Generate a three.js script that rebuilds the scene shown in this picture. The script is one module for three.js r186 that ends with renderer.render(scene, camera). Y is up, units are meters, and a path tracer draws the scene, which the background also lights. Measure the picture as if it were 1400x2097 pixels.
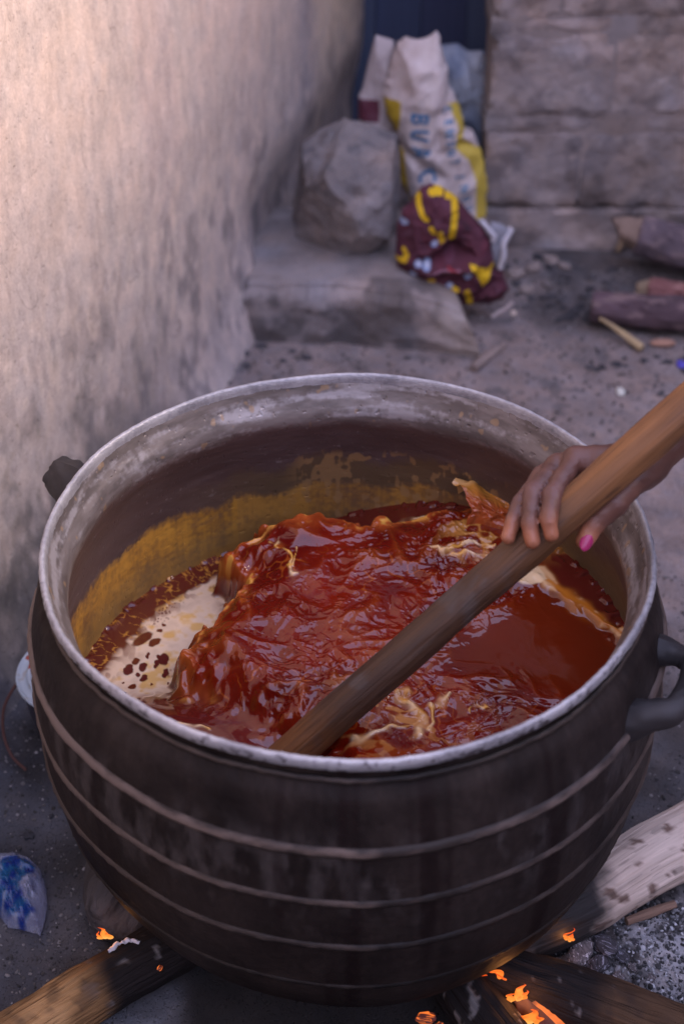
import * as THREE from 'three';
import { mergeGeometries, mergeVertices, toCreasedNormals } from 'three/addons/utils/BufferGeometryUtils.js';
import { MarchingCubes } from 'three/addons/objects/MarchingCubes.js';
import { ConvexGeometry } from 'three/addons/geometries/ConvexGeometry.js';

// ───────── camera, sky, sun, exposure ─────────
const scene = new THREE.Scene();
const RIM = 0.55;                                   // height of the pot rim above the ground
const camera = new THREE.PerspectiveCamera(39.6, 683 / 1024, 0.05, 2000);
camera.position.set(0, 0.9563 + RIM, 1.2111);
camera.rotation.set(-0.65244, 0, 0);
camera.focus = 1.66;
camera.userData.fStop = 3.1;
const renderer = new THREE.WebGLRenderer({ antialias: true });
renderer.toneMapping = THREE.LinearToneMapping;
renderer.toneMappingExposure = 1.38;
renderer.shadowMap.enabled = true;

{ // hazy, faintly lavender sky: warmer and paler at the horizon
  const W = 512, H = 256, d = new Float32Array(W * H * 4);
  const hor = [0.50, 0.45, 0.49], zen = [0.80, 0.82, 1.30], low = [0.28, 0.22, 0.19];
  for (let j = 0; j < H; j++) {
    const el = ((j + 0.5) / H - 0.5) * Math.PI;     // row 0 is the nadir
    for (let i = 0; i < W; i++) {
      const k = (j * W + i) * 4, t = Math.pow(Math.max(0, Math.sin(el)), 0.55);
      for (let c = 0; c < 3; c++) d[k + c] = 1.75 * (el < 0 ? low[c] : hor[c] + (zen[c] - hor[c]) * t);
      d[k + 3] = 1;
    }
  }
  const sky = new THREE.DataTexture(d, W, H, THREE.RGBAFormat, THREE.FloatType);
  sky.mapping = THREE.EquirectangularReflectionMapping; sky.magFilter = THREE.LinearFilter; sky.needsUpdate = true;
  scene.background = sky; scene.environment = sky;
}
const sun = new THREE.DirectionalLight(new THREE.Color(1.0, 0.76, 0.56), 5.0);   // low, soft, warm, from the right
sun.position.set(5.0, 3.0, -0.35);
sun.castShadow = true; sun.shadow.radius = 42; sun.shadow.mapSize.set(2048, 2048);
Object.assign(sun.shadow.camera, { left: -3, right: 3, top: 3, bottom: -3, near: 0.1, far: 20 });
scene.add(sun, sun.target);

// ───────── helpers ─────────
let seed = 7;
const rnd = () => { seed = (seed + 0x6D2B79F5) | 0; let t = Math.imul(seed ^ (seed >>> 15), 1 | seed); t = (t + Math.imul(t ^ (t >>> 7), 61 | t)) ^ t; return ((t ^ (t >>> 14)) >>> 0) / 4294967296; };
const rr = (a, b) => a + (b - a) * rnd();
const clamp = (x, a = 0, b = 1) => Math.min(b, Math.max(a, x));
const gs = (d, w) => Math.exp(-(d * d) / (w * w));
const sst = (a, b, x) => { const t = clamp((x - a) / (b - a)); return t * t * (3 - 2 * t); };
const mix = (a, b, t) => a + (b - a) * t;
const mix3 = (a, b, t) => [mix(a[0], b[0], t), mix(a[1], b[1], t), mix(a[2], b[2], t)];
const hash = (x, y, z) => { let h = (Math.imul(x, 374761393) + Math.imul(y, 668265263) + Math.imul(z, 1274126177)) | 0; h = Math.imul(h ^ (h >>> 13), 1103515245); h = Math.imul(h ^ (h >>> 16), 0x5bd1e995); return ((h ^ (h >>> 15)) >>> 0) / 4294967296; };
function n3(x, y, z) {                              // value noise, -1..1
  const xi = Math.floor(x), yi = Math.floor(y), zi = Math.floor(z);
  let a = x - xi, b = y - yi, c = z - zi; a = a * a * (3 - 2 * a); b = b * b * (3 - 2 * b); c = c * c * (3 - 2 * c);
  const L = (k, l) => { const p = hash(xi, yi + k, zi + l); return p + (hash(xi + 1, yi + k, zi + l) - p) * a; };
  const p = L(0, 0), q = L(1, 0), r = L(0, 1), s = L(1, 1), u = p + (q - p) * b, v = r + (s - r) * b;
  return 2 * (u + (v - u) * c) - 1;
}
function n2p(x, y, p, q, s) {                       // value noise repeating every p, q cells
  const xi = Math.floor(x), yi = Math.floor(y); let a = x - xi, b = y - yi; a = a * a * (3 - 2 * a); b = b * b * (3 - 2 * b);
  const m = (i, n) => ((i % n) + n) % n, x0 = m(xi, p), x1 = m(xi + 1, p), y0 = m(yi, q), y1 = m(yi + 1, q);
  const u = mix(hash(x0, y0, s), hash(x1, y0, s), a), v = mix(hash(x0, y1, s), hash(x1, y1, s), a);
  return 2 * mix(u, v, b) - 1;
}
function g3(x, y, z) {                              // gradient noise, about -1..1
  const xi = Math.floor(x), yi = Math.floor(y), zi = Math.floor(z), a = x - xi, b = y - yi, c = z - zi, f = (t) => t * t * t * (t * (6 * t - 15) + 10);
  const G = (i, j, k) => { const h = Math.floor(hash(xi + i, yi + j, zi + k) * 12), u = a - i, v = b - j, w = c - k; switch (h) { case 0: return u + v; case 1: return v - u; case 2: return u - v; case 3: return -u - v; case 4: return u + w; case 5: return w - u; case 6: return u - w; case 7: return -u - w; case 8: return v + w; case 9: return w - v; case 10: return v - w; default: return -v - w; } };
  const p = f(a), q = f(b), r = f(c), m = (s, t, k) => s + (t - s) * k;
  return m(m(m(G(0, 0, 0), G(1, 0, 0), p), m(G(0, 1, 0), G(1, 1, 0), p), q), m(m(G(0, 0, 1), G(1, 0, 1), p), m(G(0, 1, 1), G(1, 1, 1), p), q), r);
}
const fbm = (x, y, z, o = 4) => { let s = 0, a = 0.5; for (let i = 0; i < o; i++) { s += a * n3(x, y, z); x = x * 2.03 + 17.1; y = y * 2.03 + 5.7; z = z * 2.03 + 9.2; a *= 0.5; } return s; };
const fbmP = (u, v, p, q, o, s) => { let r = 0, a = 0.5; for (let i = 0; i < o; i++) { r += a * n2p(u * p, v * q, p, q, s + i); p *= 2; q *= 2; a *= 0.5; } return r; };
const ridge = (x, y, z, o = 3) => { let s = 0, a = 0.5; for (let i = 0; i < o; i++) { s += a * (1 - 2 * Math.abs(n3(x, y, z))); x = x * 2.1 + 3.3; y = y * 2.1 + 7.7; z = z * 2.1 + 1.9; a *= 0.5; } return s; };
const toS = (c) => { c = clamp(c); return c <= 0.0031308 ? c * 12.92 : 1.055 * Math.pow(c, 1 / 2.4) - 0.055; };
function tex(w, h, fn, colour = true) {             // fn(u, v) gives linear values
  const d = new Uint8Array(w * h * 4);
  for (let j = 0; j < h; j++) for (let i = 0; i < w; i++) {
    const c = fn((i + 0.5) / w, (j + 0.5) / h), k = (j * w + i) * 4;
    for (let n = 0; n < 3; n++) { const x = Array.isArray(c) ? c[n] : c; d[k + n] = Math.round(255 * (colour ? toS(x) : clamp(x))); }
    d[k + 3] = 255;
  }
  const t = new THREE.DataTexture(d, w, h, THREE.RGBAFormat);
  if (colour) t.colorSpace = THREE.SRGBColorSpace;
  t.wrapS = t.wrapT = THREE.RepeatWrapping; t.magFilter = THREE.LinearFilter; t.minFilter = THREE.LinearFilter; t.needsUpdate = true;
  return t;
}
const rgb = (c) => new THREE.Color().setRGB(c[0], c[1], c[2]);
const M = (o) => new THREE.MeshStandardMaterial({ roughness: 0.9, metalness: 0, side: THREE.DoubleSide, ...o, color: o.color ? rgb(o.color) : rgb([1, 1, 1]) });
const taken = {};
const numbered = (n) => { const k = taken[n] = (taken[n] ?? -1) + 1; return k ? `${n}_${String(k).padStart(3, '0')}` : n; };
function tag(o, label, category, group, kind) {
  if (label) o.userData.label = label;
  if (category) o.userData.category = category;
  if (group) o.userData.group = group;
  if (kind) o.userData.kind = kind;
  return o;
}
function obj(name, geo, m, parent = scene) {
  const o = new THREE.Mesh(geo, m); o.name = parent === scene ? numbered(name) : name;
  o.castShadow = o.receiveShadow = true; parent.add(o); return o;
}
function thing(name, [x, y, z] = [0, 0, 0], label, category, group) {
  const o = new THREE.Group(); o.name = numbered(name); o.position.set(x, y, z); scene.add(o);
  return tag(o, label, category, group);
}
function grid(nu, nv, fn, uvfn, colfn) {            // fn(u, v) -> [x, y, z]
  const pos = new Float32Array((nu + 1) * (nv + 1) * 3), uv = new Float32Array((nu + 1) * (nv + 1) * 2), idx = new Uint32Array(nu * nv * 6);
  const col = colfn ? new Float32Array(pos.length) : null;
  let k = 0;
  for (let j = 0; j <= nv; j++) for (let i = 0; i <= nu; i++, k++) {
    const p = fn(i / nu, j / nv), t = uvfn ? uvfn(i / nu, j / nv, p) : [i / nu, j / nv];
    pos[k * 3] = p[0]; pos[k * 3 + 1] = p[1]; pos[k * 3 + 2] = p[2]; uv[k * 2] = t[0]; uv[k * 2 + 1] = t[1];
    if (col) { const c = colfn(i / nu, j / nv, p); col[k * 3] = c[0]; col[k * 3 + 1] = c[1]; col[k * 3 + 2] = c[2]; }
  }
  k = 0;
  for (let j = 0; j < nv; j++) for (let i = 0; i < nu; i++) {
    const a = j * (nu + 1) + i, b = a + 1, c = a + nu + 1, d = c + 1;
    idx[k++] = a; idx[k++] = b; idx[k++] = d; idx[k++] = a; idx[k++] = d; idx[k++] = c;
  }
  const g = new THREE.BufferGeometry();
  g.setAttribute('position', new THREE.BufferAttribute(pos, 3)); g.setAttribute('uv', new THREE.BufferAttribute(uv, 2));
  if (col) g.setAttribute('color', new THREE.BufferAttribute(col, 3));
  g.setIndex(new THREE.BufferAttribute(idx, 1)); g.computeVertexNormals(); return g;
}
function weld(g, keepUv) {                          // share vertices so that displacing keeps it closed
  g = g.clone(); g.deleteAttribute('normal'); if (!keepUv) g.deleteAttribute('uv');
  return mergeVertices(g, 1e-5);
}
function displace(g, fn) {
  const p = g.attributes.position;
  for (let i = 0; i < p.count; i++) { const q = fn(p.getX(i), p.getY(i), p.getZ(i)); p.setXYZ(i, q[0], q[1], q[2]); }
  g.computeVertexNormals(); return g;
}
function uvBy(g, fn) { const p = g.attributes.position, u = new Float32Array(p.count * 2); for (let i = 0; i < p.count; i++) { const q = fn(p.getX(i), p.getY(i), p.getZ(i)); u[i * 2] = q[0]; u[i * 2 + 1] = q[1]; } g.setAttribute('uv', new THREE.BufferAttribute(u, 2)); return g; }
function colBy(g, fn) { const p = g.attributes.position, u = new Float32Array(p.count * 3); for (let i = 0; i < p.count; i++) { const q = fn(p.getX(i), p.getY(i), p.getZ(i)); u.set(q, i * 3); } g.setAttribute('color', new THREE.BufferAttribute(u, 3)); return g; }
const segD = (x, y, a, b) => { const dx = b[0] - a[0], dy = b[1] - a[1], t = clamp(((x - a[0]) * dx + (y - a[1]) * dy) / (dx * dx + dy * dy + 1e-12)); return Math.hypot(x - a[0] - t * dx, y - a[1] - t * dy); };
const lineD = (x, y, pts) => { let m = 1e9; for (let i = 0; i + 1 < pts.length; i++) m = Math.min(m, segD(x, y, pts[i], pts[i + 1])); return m; };
const inside = (x, y, p) => { let c = false; for (let i = 0, j = p.length - 1; i < p.length; j = i++) if ((p[i][1] > y) !== (p[j][1] > y) && x < (p[j][0] - p[i][0]) * (y - p[i][1]) / (p[j][1] - p[i][1]) + p[i][0]) c = !c; return c; };
const polyD = (x, y, p) => { const d = lineD(x, y, [...p, p[0]]); return inside(x, y, p) ? d : -d; };
const V = (a) => new THREE.Vector3(...a);
const mm = (pts) => pts.map((p) => [p[0] / 1000, p[1] / 1000]);
// a soft closed body with the outline O (x, y), bulging to the front and the back
function pillow(O, z0, front, back, fold, rings = 70, segs = 240, uvfn) {
  const c = O.reduce((s, p) => [s[0] + p[0] / O.length, s[1] + p[1] / O.length], [0, 0]);
  const len = [0]; for (let i = 0; i < O.length; i++) { const a = O[i], b = O[(i + 1) % O.length]; len.push(len[i] + Math.hypot(b[0] - a[0], b[1] - a[1])); }
  const edge = (s) => { s = (s % 1) * len[O.length]; let i = 0; while (i < O.length - 1 && len[i + 1] < s) i++; const t = (s - len[i]) / (len[i + 1] - len[i]), a = O[i], b = O[(i + 1) % O.length]; return [mix(a[0], b[0], t), mix(a[1], b[1], t)]; };
  return grid(segs, rings * 2, (u, v) => {
    const e = edge(u), f = v < 0.5, r = f ? Math.sin(v * Math.PI) : Math.sin((1 - v) * Math.PI);
    const x = mix(c[0], e[0], r), y = mix(c[1], e[1], r), b = Math.sqrt(Math.max(0, 1 - r * r));
    const k = fold(x, y, r, f);
    return [x + (k[0] || 0), y + (k[1] || 0), z0(x, y) + (f ? front * b + k[2] : -back * b + 0.3 * k[2] * (1 - r))];
  }, uvfn && ((u, v, p) => uvfn(p)));
}
// a bent, tapering round bar with its own surface; ends closed
function bar(pts, radii, seg, along, rough, closeIn = 0.02) {
  const curve = new THREE.CatmullRomCurve3(pts.map(V)), fr = curve.computeFrenetFrames(along, false), L = curve.getLength();
  const up = V([0.13, 1, 0.21]).normalize();
  const g = grid(seg, along + 6, (u, v) => {
    const q = v * (along + 6), t = clamp((q - 3) / along), P = curve.getPointAt(t), T = curve.getTangentAt(t);
    const B = new THREE.Vector3().crossVectors(T, up).normalize(), N = new THREE.Vector3().crossVectors(B, T);
    let end = 1; if (q < 3) end = q / 3; if (q > along + 3) end = (along + 6 - q) / 3;
    const fi = t * (radii.length - 1), i = Math.min(radii.length - 2, Math.floor(fi)), R = mix(radii[i], radii[i + 1], fi - i);
    const a = u * 2 * Math.PI, r = (R + rough(Math.cos(a), Math.sin(a), t * L)) * (end < 1 ? Math.sqrt(end) : 1);
    const push = end < 1 ? (q < 3 ? -1 : 1) * closeIn * (1 - end) * (0.5 + 0.5 * n3(Math.cos(a) * 2, Math.sin(a) * 2, end * 3 + L * 10)) * R * 8 : 0;
    return [P.x + r * (N.x * Math.cos(a) + B.x * Math.sin(a)) + T.x * push, P.y + r * (N.y * Math.cos(a) + B.y * Math.sin(a)) + T.y * push, P.z + r * (N.z * Math.cos(a) + B.z * Math.sin(a)) + T.z * push];
  }, (u, v) => [u * 2 * Math.PI * radii[0], v * L]);
  return g;
}

// ───────── surface textures ─────────
const dirtBump = tex(1024, 1024, (u, v) => { let g = 0.5 + 0.5 * fbmP(u, v, 12, 12, 6, 3); const s = n2p(u * 300, v * 300, 300, 300, 41); if (s > 0.55) g += (s - 0.55) * 0.9; return clamp(g * 0.8); }, false);
const dirtMap = tex(1024, 1024, (u, v) => {
  const g = 0.80 + 0.34 * fbmP(u, v, 10, 10, 6, 11), s = n2p(u * 340, v * 340, 340, 340, 51), k = n2p(u * 210, v * 210, 210, 210, 61);
  let c = g + (s > 0.7 ? 0.35 : 0) - (k > 0.72 ? 0.42 : 0); c = clamp(c, 0.15, 1.2) * 0.8;
  const w = fbmP(u, v, 20, 20, 3, 71) * 0.10; return [c * (1 + w), c, c * (1 - w)];
});
const plasterMap = tex(1024, 1024, (u, v) => {
  const st = fbmP(u, v, 60, 16, 5, 21), g = fbmP(u, v, 24, 24, 5, 31), k = n2p(u * 200, v * 150, 200, 150, 33), p = n2p(u * 90, v * 60, 90, 60, 35);
  const c = clamp(0.86 + 0.16 * st + 0.18 * g - (k > 0.9 ? 0.22 : 0) - (p > 0.9 ? 0.16 : 0) + (p < -0.86 ? 0.12 : 0) + 0.10 * n2p(u * 380, v * 330, 380, 330, 37) + 0.08 * fbmP(u, v, 120, 100, 2, 39) - 0.30 * sst(0.010, 0.0, Math.abs(fbmP(u, v, 5, 5, 4, 47))) * sst(0.0, 0.3, n2p(u * 6, v * 6, 6, 6, 49)), 0.2, 1.15) * 0.88;
  return [c, c * (1 - 0.05 * g), c * (1 - 0.1 * g)];
});
const plasterBump = tex(1024, 1024, (u, v) => 0.5 + 0.35 * fbmP(u, v, 20, 10, 6, 21) + 0.25 * fbmP(u, v, 60, 60, 4, 31) - (n2p(u * 200, v * 150, 200, 150, 33) > 0.78 ? 0.3 : 0), false);
const stoneMap = tex(512, 512, (u, v) => { const c = clamp(0.8 + 0.35 * fbmP(u, v, 8, 8, 6, 5) - (n2p(u * 110, v * 110, 110, 110, 7) > 0.7 ? 0.22 : 0), 0.2, 1.1) * 0.9, w = fbmP(u, v, 6, 6, 3, 15) * 0.12; return [c * (1 + w), c, c * (1 - w)]; });
const stoneBump = tex(512, 512, (u, v) => 0.5 + 0.5 * fbmP(u, v, 10, 10, 6, 5), false);
const grainMap = tex(512, 1024, (u, v) => { const c = clamp(0.78 + 0.3 * fbmP(u, v, 40, 4, 5, 2) + 0.16 * fbmP(u, v, 8, 2, 3, 9) - (n2p(u * 90, v * 10, 90, 10, 12) > 0.7 ? 0.22 : 0), 0.15, 1.1) * 0.92; return [c, c * 0.98, c * 0.95]; });
const grainBump = tex(512, 1024, (u, v) => 0.5 + 0.4 * fbmP(u, v, 50, 4, 5, 2), false);
const rep = (t, a, b) => { const c = t.clone(); c.repeat.set(a, b); c.needsUpdate = true; return c; };

// ───────── ground ─────────
const hump = (x, z) => 0.006 * fbm(x * 4, 3, z * 4, 3);
function groundY(x, z) {
  let y = hump(x, z) + 0.0035 * fbm(x * 28, 1, z * 28, 3);
  const sand = sst(0.36, 0.55, x) * sst(-1.15, -0.85, z) * (1 - sst(-0.25, -0.05, z));          // trodden sand to the right of the pot
  y += sand * 0.022 * (ridge(x * 9, 2, z * 11, 3) + 0.2);
  const ash = Math.exp(-(((x - 0.42) / 0.16) ** 2 + ((z - 0.13) / 0.09) ** 2));
  y += ash * 0.012 * (0.4 + fbm(x * 60, 5, z * 60, 3));
  return y;
}
{
  const ax = [], az = [];
  const axis = (out, lo, hi, step, far) => { const a = []; let s = step, v = lo; while (v > -far) { s *= 1.6; v -= s; a.unshift(v); } for (let q = lo; q <= hi + 1e-9; q += step) a.push(q); s = step; v = hi; while (v < far) { s *= 1.6; v += s; a.push(v); } out.push(...a); };
  axis(ax, -0.85, 1.15, 0.0045, 400); axis(az, -2.1, 0.42, 0.0045, 400);
  const nu = ax.length - 1, nv = az.length - 1;
  const col = (x, z) => {
    const f = fbm(x * 3, 0, z * 3, 4), g = fbm(x * 14, 4, z * 14, 4), h = fbm(x * 45, 8, z * 45, 3);
    let c = mix3([0.42, 0.345, 0.32], [0.33, 0.275, 0.26], clamp(0.5 + f));
    const R = Math.hypot(x, z), hearth = 1 - sst(0.46, 0.80, R + 0.22 * f + 0.10 * g);                    // ash and soot spread about the fire
    c = mix3(c, mix3([0.115, 0.108, 0.112], [0.055, 0.05, 0.05], clamp(0.5 + 1.2 * g)), hearth);
    const left = (1 - sst(-0.42, -0.22, x + 0.1 * g)) * sst(-0.55, -0.2, z + 0.12 * f);
    c = mix3(c, mix3([0.13, 0.132, 0.15], [0.06, 0.06, 0.07], clamp(0.5 + 1.3 * g + 0.5 * f)), left * 0.85 * clamp(0.8 + 0.7 * h));
    const ash = Math.exp(-(((x - 0.43) / 0.17) ** 2 + ((z - 0.13) / 0.085) ** 2));
    c = mix3(c, mix3([0.06, 0.055, 0.055], [0.42, 0.41, 0.42], clamp(0.45 + 2.0 * h + 0.6 * g)), clamp(ash * 1.3));
    const ash2 = Math.exp(-(((x + 0.24) / 0.07) ** 2 + ((z - 0.26) / 0.06) ** 2)); c = mix3(c, [0.24, 0.25, 0.28], clamp(ash2 * (0.8 + h)));
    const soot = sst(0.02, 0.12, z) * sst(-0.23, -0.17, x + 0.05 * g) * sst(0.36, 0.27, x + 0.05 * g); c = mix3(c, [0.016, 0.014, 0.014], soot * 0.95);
    const back = sst(-1.2, -1.5, z) * sst(0.3, 0.5, x + 0.1 * g);
    c = mix3(c, mix3([0.17, 0.15, 0.15], [0.08, 0.075, 0.08], clamp(0.5 + 1.6 * g)), back * 0.9);
    
    const spots = sst(0.28, 0.42, fbm(x * 26, 21, z * 26, 2)) * sst(-0.7, -1.0, z); c = mix3(c, [0.12, 0.115, 0.12], spots * 0.55);
    return c.map((q) => q * 0.92);
  };
  const g = grid(nu, nv, (u, v) => { const x = ax[Math.round(u * nu)], z = az[Math.round(v * nv)]; return [x, Math.abs(x) < 3 && Math.abs(z) < 3 ? groundY(x, z) : 0, z]; }, (u, v, p) => [p[0] / 0.5, p[2] / 0.5], (u, v, p) => (Math.abs(p[0]) < 3 && Math.abs(p[2]) < 3 ? col(p[0], p[2]) : [0.30, 0.25, 0.22]));
  const o = obj('ground', g, M({ map: dirtMap, bumpMap: dirtBump, bumpScale: 0.006, vertexColors: true, roughness: 0.95 }));
  tag(o, 'bare packed earth of the yard with ash and soot around the fire', null, null, 'structure');
}

// ───────── plastered wall along the left ─────────
const WD = [0.2839, -0.9589], WN = [0.9589, 0.2839], WA = [-0.49, -0.443];
{
  const S0 = -2.6, S1 = 2.05, H = 3.3;
  const off = (s, y) => {
    let d = 0.012 * fbm(s * 2.2, y * 2.2, 5, 3) + 0.003 * fbm(s * 14, y * 9, 7, 3);
    d += 0.05 * Math.exp(-y / 0.10) * sst(1.3, 0.7, s);                                              // the plaster spreads at the foot
    d += 0.02 * Math.exp(-(((s - 1.0) / 0.1) ** 2 + ((y - 0.05) / 0.1) ** 2));
    d -= 0.030 * sst(1.04, 1.16, s + 0.03 * fbm(y * 9, 1, 2, 3) + 0.16 * y) * (1 - sst(0.15, 0.34, y));              // broken edge, recessed behind the boulder
    return d;
  };
  const cfn = (s, y) => {
    const f = fbm(s * 2.5, y * 1.4, 3, 4), g = fbm(s * 19, y * 15, 9, 4), k = fbm(s * 60, y * 38, 13, 3), w = fbm(s * 9, y * 1.2, 23, 3);
    let c = mix3([0.70, 0.575, 0.505], [0.60, 0.51, 0.475], clamp(0.5 + 1.1 * f));
    c = mix3(c, [0.60, 0.47, 0.44], clamp(0.35 * sst(0.05, 0.4, w)));
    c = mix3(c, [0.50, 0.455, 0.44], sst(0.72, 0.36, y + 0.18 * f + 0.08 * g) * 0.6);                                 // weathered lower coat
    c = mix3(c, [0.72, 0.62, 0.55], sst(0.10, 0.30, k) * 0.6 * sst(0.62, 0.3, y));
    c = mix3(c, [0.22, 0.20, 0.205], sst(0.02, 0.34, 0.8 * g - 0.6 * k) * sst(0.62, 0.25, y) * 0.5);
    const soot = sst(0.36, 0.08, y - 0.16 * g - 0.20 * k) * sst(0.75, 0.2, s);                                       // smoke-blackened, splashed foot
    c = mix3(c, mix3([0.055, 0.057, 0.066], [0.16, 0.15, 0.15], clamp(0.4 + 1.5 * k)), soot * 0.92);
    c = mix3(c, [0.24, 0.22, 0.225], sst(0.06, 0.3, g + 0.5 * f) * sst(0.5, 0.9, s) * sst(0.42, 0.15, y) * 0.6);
    return c;
  };
  const ns = 620, nh = 300;
  const sOf = (u) => (u < 0.16 ? mix(S0, -0.15, u / 0.16) : mix(-0.15, S1, (u - 0.16) / 0.84)), yOf = (v) => (v < 0.8 ? mix(-0.05, 1.15, v / 0.8) : mix(1.15, H, (v - 0.8) / 0.2));
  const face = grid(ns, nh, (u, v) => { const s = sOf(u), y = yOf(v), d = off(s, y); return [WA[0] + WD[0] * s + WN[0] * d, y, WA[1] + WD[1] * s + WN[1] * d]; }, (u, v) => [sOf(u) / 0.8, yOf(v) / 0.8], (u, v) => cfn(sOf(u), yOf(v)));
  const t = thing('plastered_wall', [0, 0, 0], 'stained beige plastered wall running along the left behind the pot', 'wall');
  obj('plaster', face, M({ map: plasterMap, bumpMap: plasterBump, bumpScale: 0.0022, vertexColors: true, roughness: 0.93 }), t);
  const core = new THREE.BoxGeometry(0.25, H, S1 - S0); core.rotateY(Math.atan2(-WD[0], -WD[1])); core.translate(WA[0] + WD[0] * (S0 + S1) / 2 - WN[0] * 0.20, H / 2 - 0.05, WA[1] + WD[1] * (S0 + S1) / 2 - WN[1] * 0.20);
  obj('wall_core', core, M({ color: [0.42, 0.36, 0.32] }), t);
}

// ───────── block wall at the back right ─────────
{
  const t = thing('block_wall', [0.318, 0, -1.76], 'grey concrete block wall with rough mortar joints at back right', 'wall');
  const face = M({ map: rep(stoneMap, 2.2, 2.2), bumpMap: rep(stoneBump, 2.2, 2.2), bumpScale: 0.011, vertexColors: true });
  const tone = (x, y) => { const f = fbm(x * 5, y * 5, 2, 4), g = fbm(x * 20, y * 20, 6, 3); let c = mix3([0.42, 0.355, 0.33], [0.29, 0.255, 0.25], clamp(0.5 + 1.2 * f + 0.6 * g)); c = mix3(c, [0.42, 0.33, 0.27], sst(0.05, 0.35, f + 0.6 * g) * 0.5 * sst(0.1, 0.4, x)); c = mix3(c, [0.17, 0.15, 0.15], sst(0.08, 0.26, g) * 0.6); c = mix3(c, [0.5, 0.43, 0.39], sst(0.12, 0.3, fbm(x * 38, y * 38, 3, 3)) * 0.4); c = mix3(c, [0.20, 0.18, 0.18], sst(0.0, 0.3, g + 0.5 * f) * sst(0.2, 0.1, y + 0.06 * g) * 0.7); return c; };
  const solid = (x0, x1, y0, y1, z0, z1, nx, ny, rough, chip) => {
    const g = weld(new THREE.BoxGeometry(x1 - x0, y1 - y0, z1 - z0, nx, ny, 4)); g.translate((x0 + x1) / 2, (y0 + y1) / 2, (z0 + z1) / 2);
    displace(g, (x, y, z) => {
      const e = Math.min(x - x0 < 0.02 && x0 < 0.001 ? x - x0 : 1, y - y0, y1 - y), k = sst(0.012, 0, e);
      const d = z > z1 - 1e-4 ? rough * fbm(x * 18, y * 18, 4, 4) * 2 - k * 0.0015 - k * chip * Math.max(0, fbm(x * 22, y * 30, 11, 2) - 0.02) * 0.06 : 0;
      return [x + (x0 < 0.001 ? 0.004 * fbm(x * 20, y * 20, 8, 2) : 0), y + (e < 0.01 ? 0.006 * chip * fbm(x * 14, y * 4, 9, 3) : 0), z + d];
    });
    uvBy(g, (x, y) => [x, y]); colBy(g, tone); return toCreasedNormals(g, 0.7);
  };
  const D = 0.16;
  obj('foundation', solid(-0.008, 3.2, -0.03, 0.098, -D, 0.006, 160, 14, 0.006, 0.8), face, t);
  let y = 0.104; const offs = [0.215, 0.262, 0.14, 0.30];
  for (let r = 0; y < 3.25; r++) {
    let x = 0, first = offs[r % 4];
    const fine = r < 3;
    while (x < 3.2) {
      const x1 = Math.min(3.2, x + (x === 0 ? first : 0.40)), near = fine && x < 0.6;
      obj('block', solid(x, x1 - 0.007, y, y + 0.1735, -D, 0, near ? Math.ceil((x1 - x) / 0.006) : 12, near ? 30 : 5, 0.0035, r === 2 ? 1.5 : r === 1 ? 0.8 : 0.4), face, t);
      x = x1;
    }
    y += 0.213;
  }
  const mor = (y0, y1) => solid(-0.006, 3.19, y0, y1, -D + 0.01, -0.0015, 200, 8, 0.004, 0.4);
  for (let q = 0; q < 15; q++) obj('mortar_joint', mor(0.104 + 0.213 * q + 0.1750, 0.104 + 0.213 * q + 0.2115), face, t);
  obj('mortar_backing', new THREE.BoxGeometry(3.17, 3.1, 0.11).translate(1.6, 1.67, -0.059), M({ map: rep(stoneMap, 6, 6), color: [0.36, 0.31, 0.29] }), t);
}
{ // boards that close the gap, its shade put into their dark blue
  const t = thing('board_door', [0.05, 0, -2.3], 'blue board door in the gap between the walls, coloured darker for the shade there', 'door');
  for (let i = 0; i < 8; i++) {
    const g = new THREE.BoxGeometry(0.110, 3.3, 0.025); g.translate(-0.25 + i * 0.112, 1.65, 0.006 * ((i * 7) % 3));
    obj('plank', g, M({ map: grainMap, color: [[0.07, 0.10, 0.20], [0.09, 0.125, 0.22], [0.06, 0.08, 0.17]][(i * 5) % 3], roughness: 0.8 }), t);
  }
}
{ const o = obj('added_gap_roof', new THREE.BoxGeometry(1.5, 0.08, 0.72).translate(0.12, 1.42, -2.12), M({ color: [0.28, 0.25, 0.24] })); tag(o, 'added roof slab out of view, shading the gap between the walls', 'roof'); }  // added unseen slab, keeps sky light out of the gap
{ const o = obj('added_backing_wall', new THREE.BoxGeometry(1.6, 3.3, 0.12).translate(0.25, 1.65, -2.40), M({ color: [0.3, 0.27, 0.25] })); tag(o, 'added plain wall behind the board door, blocking sky between its planks', 'wall'); }  // added backing, stops sky showing between the planks
{ // added wall, out of view to the right: its shade lies over the yard
  const g = weld(new THREE.BoxGeometry(0.25, 2.15, 9, 2, 20, 60)); g.translate(2.25, 1.05, 1.5);
  displace(g, (x, y, z) => [x + 0.01 * fbm(y * 3, z * 3, 1, 3), y, z]); uvBy(g, (x, y, z) => [z / 0.8, y / 0.8]);
  const o = obj('added_side_wall', g, M({ map: plasterMap, color: [0.5, 0.4, 0.34] })); tag(o, 'added plain plastered wall out of view on the right, shading the yard', 'wall');
}

{ // added wall behind the camera, darkens the pot and near ground
  const o = obj('added_near_wall', new THREE.BoxGeometry(9, 2.2, 0.25).translate(0, 1.05, 4.4), M({ map: plasterMap, color: [0.30, 0.24, 0.21] })); tag(o, 'added earth-coloured wall behind the camera, blocking the low sky', 'wall');
}
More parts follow.
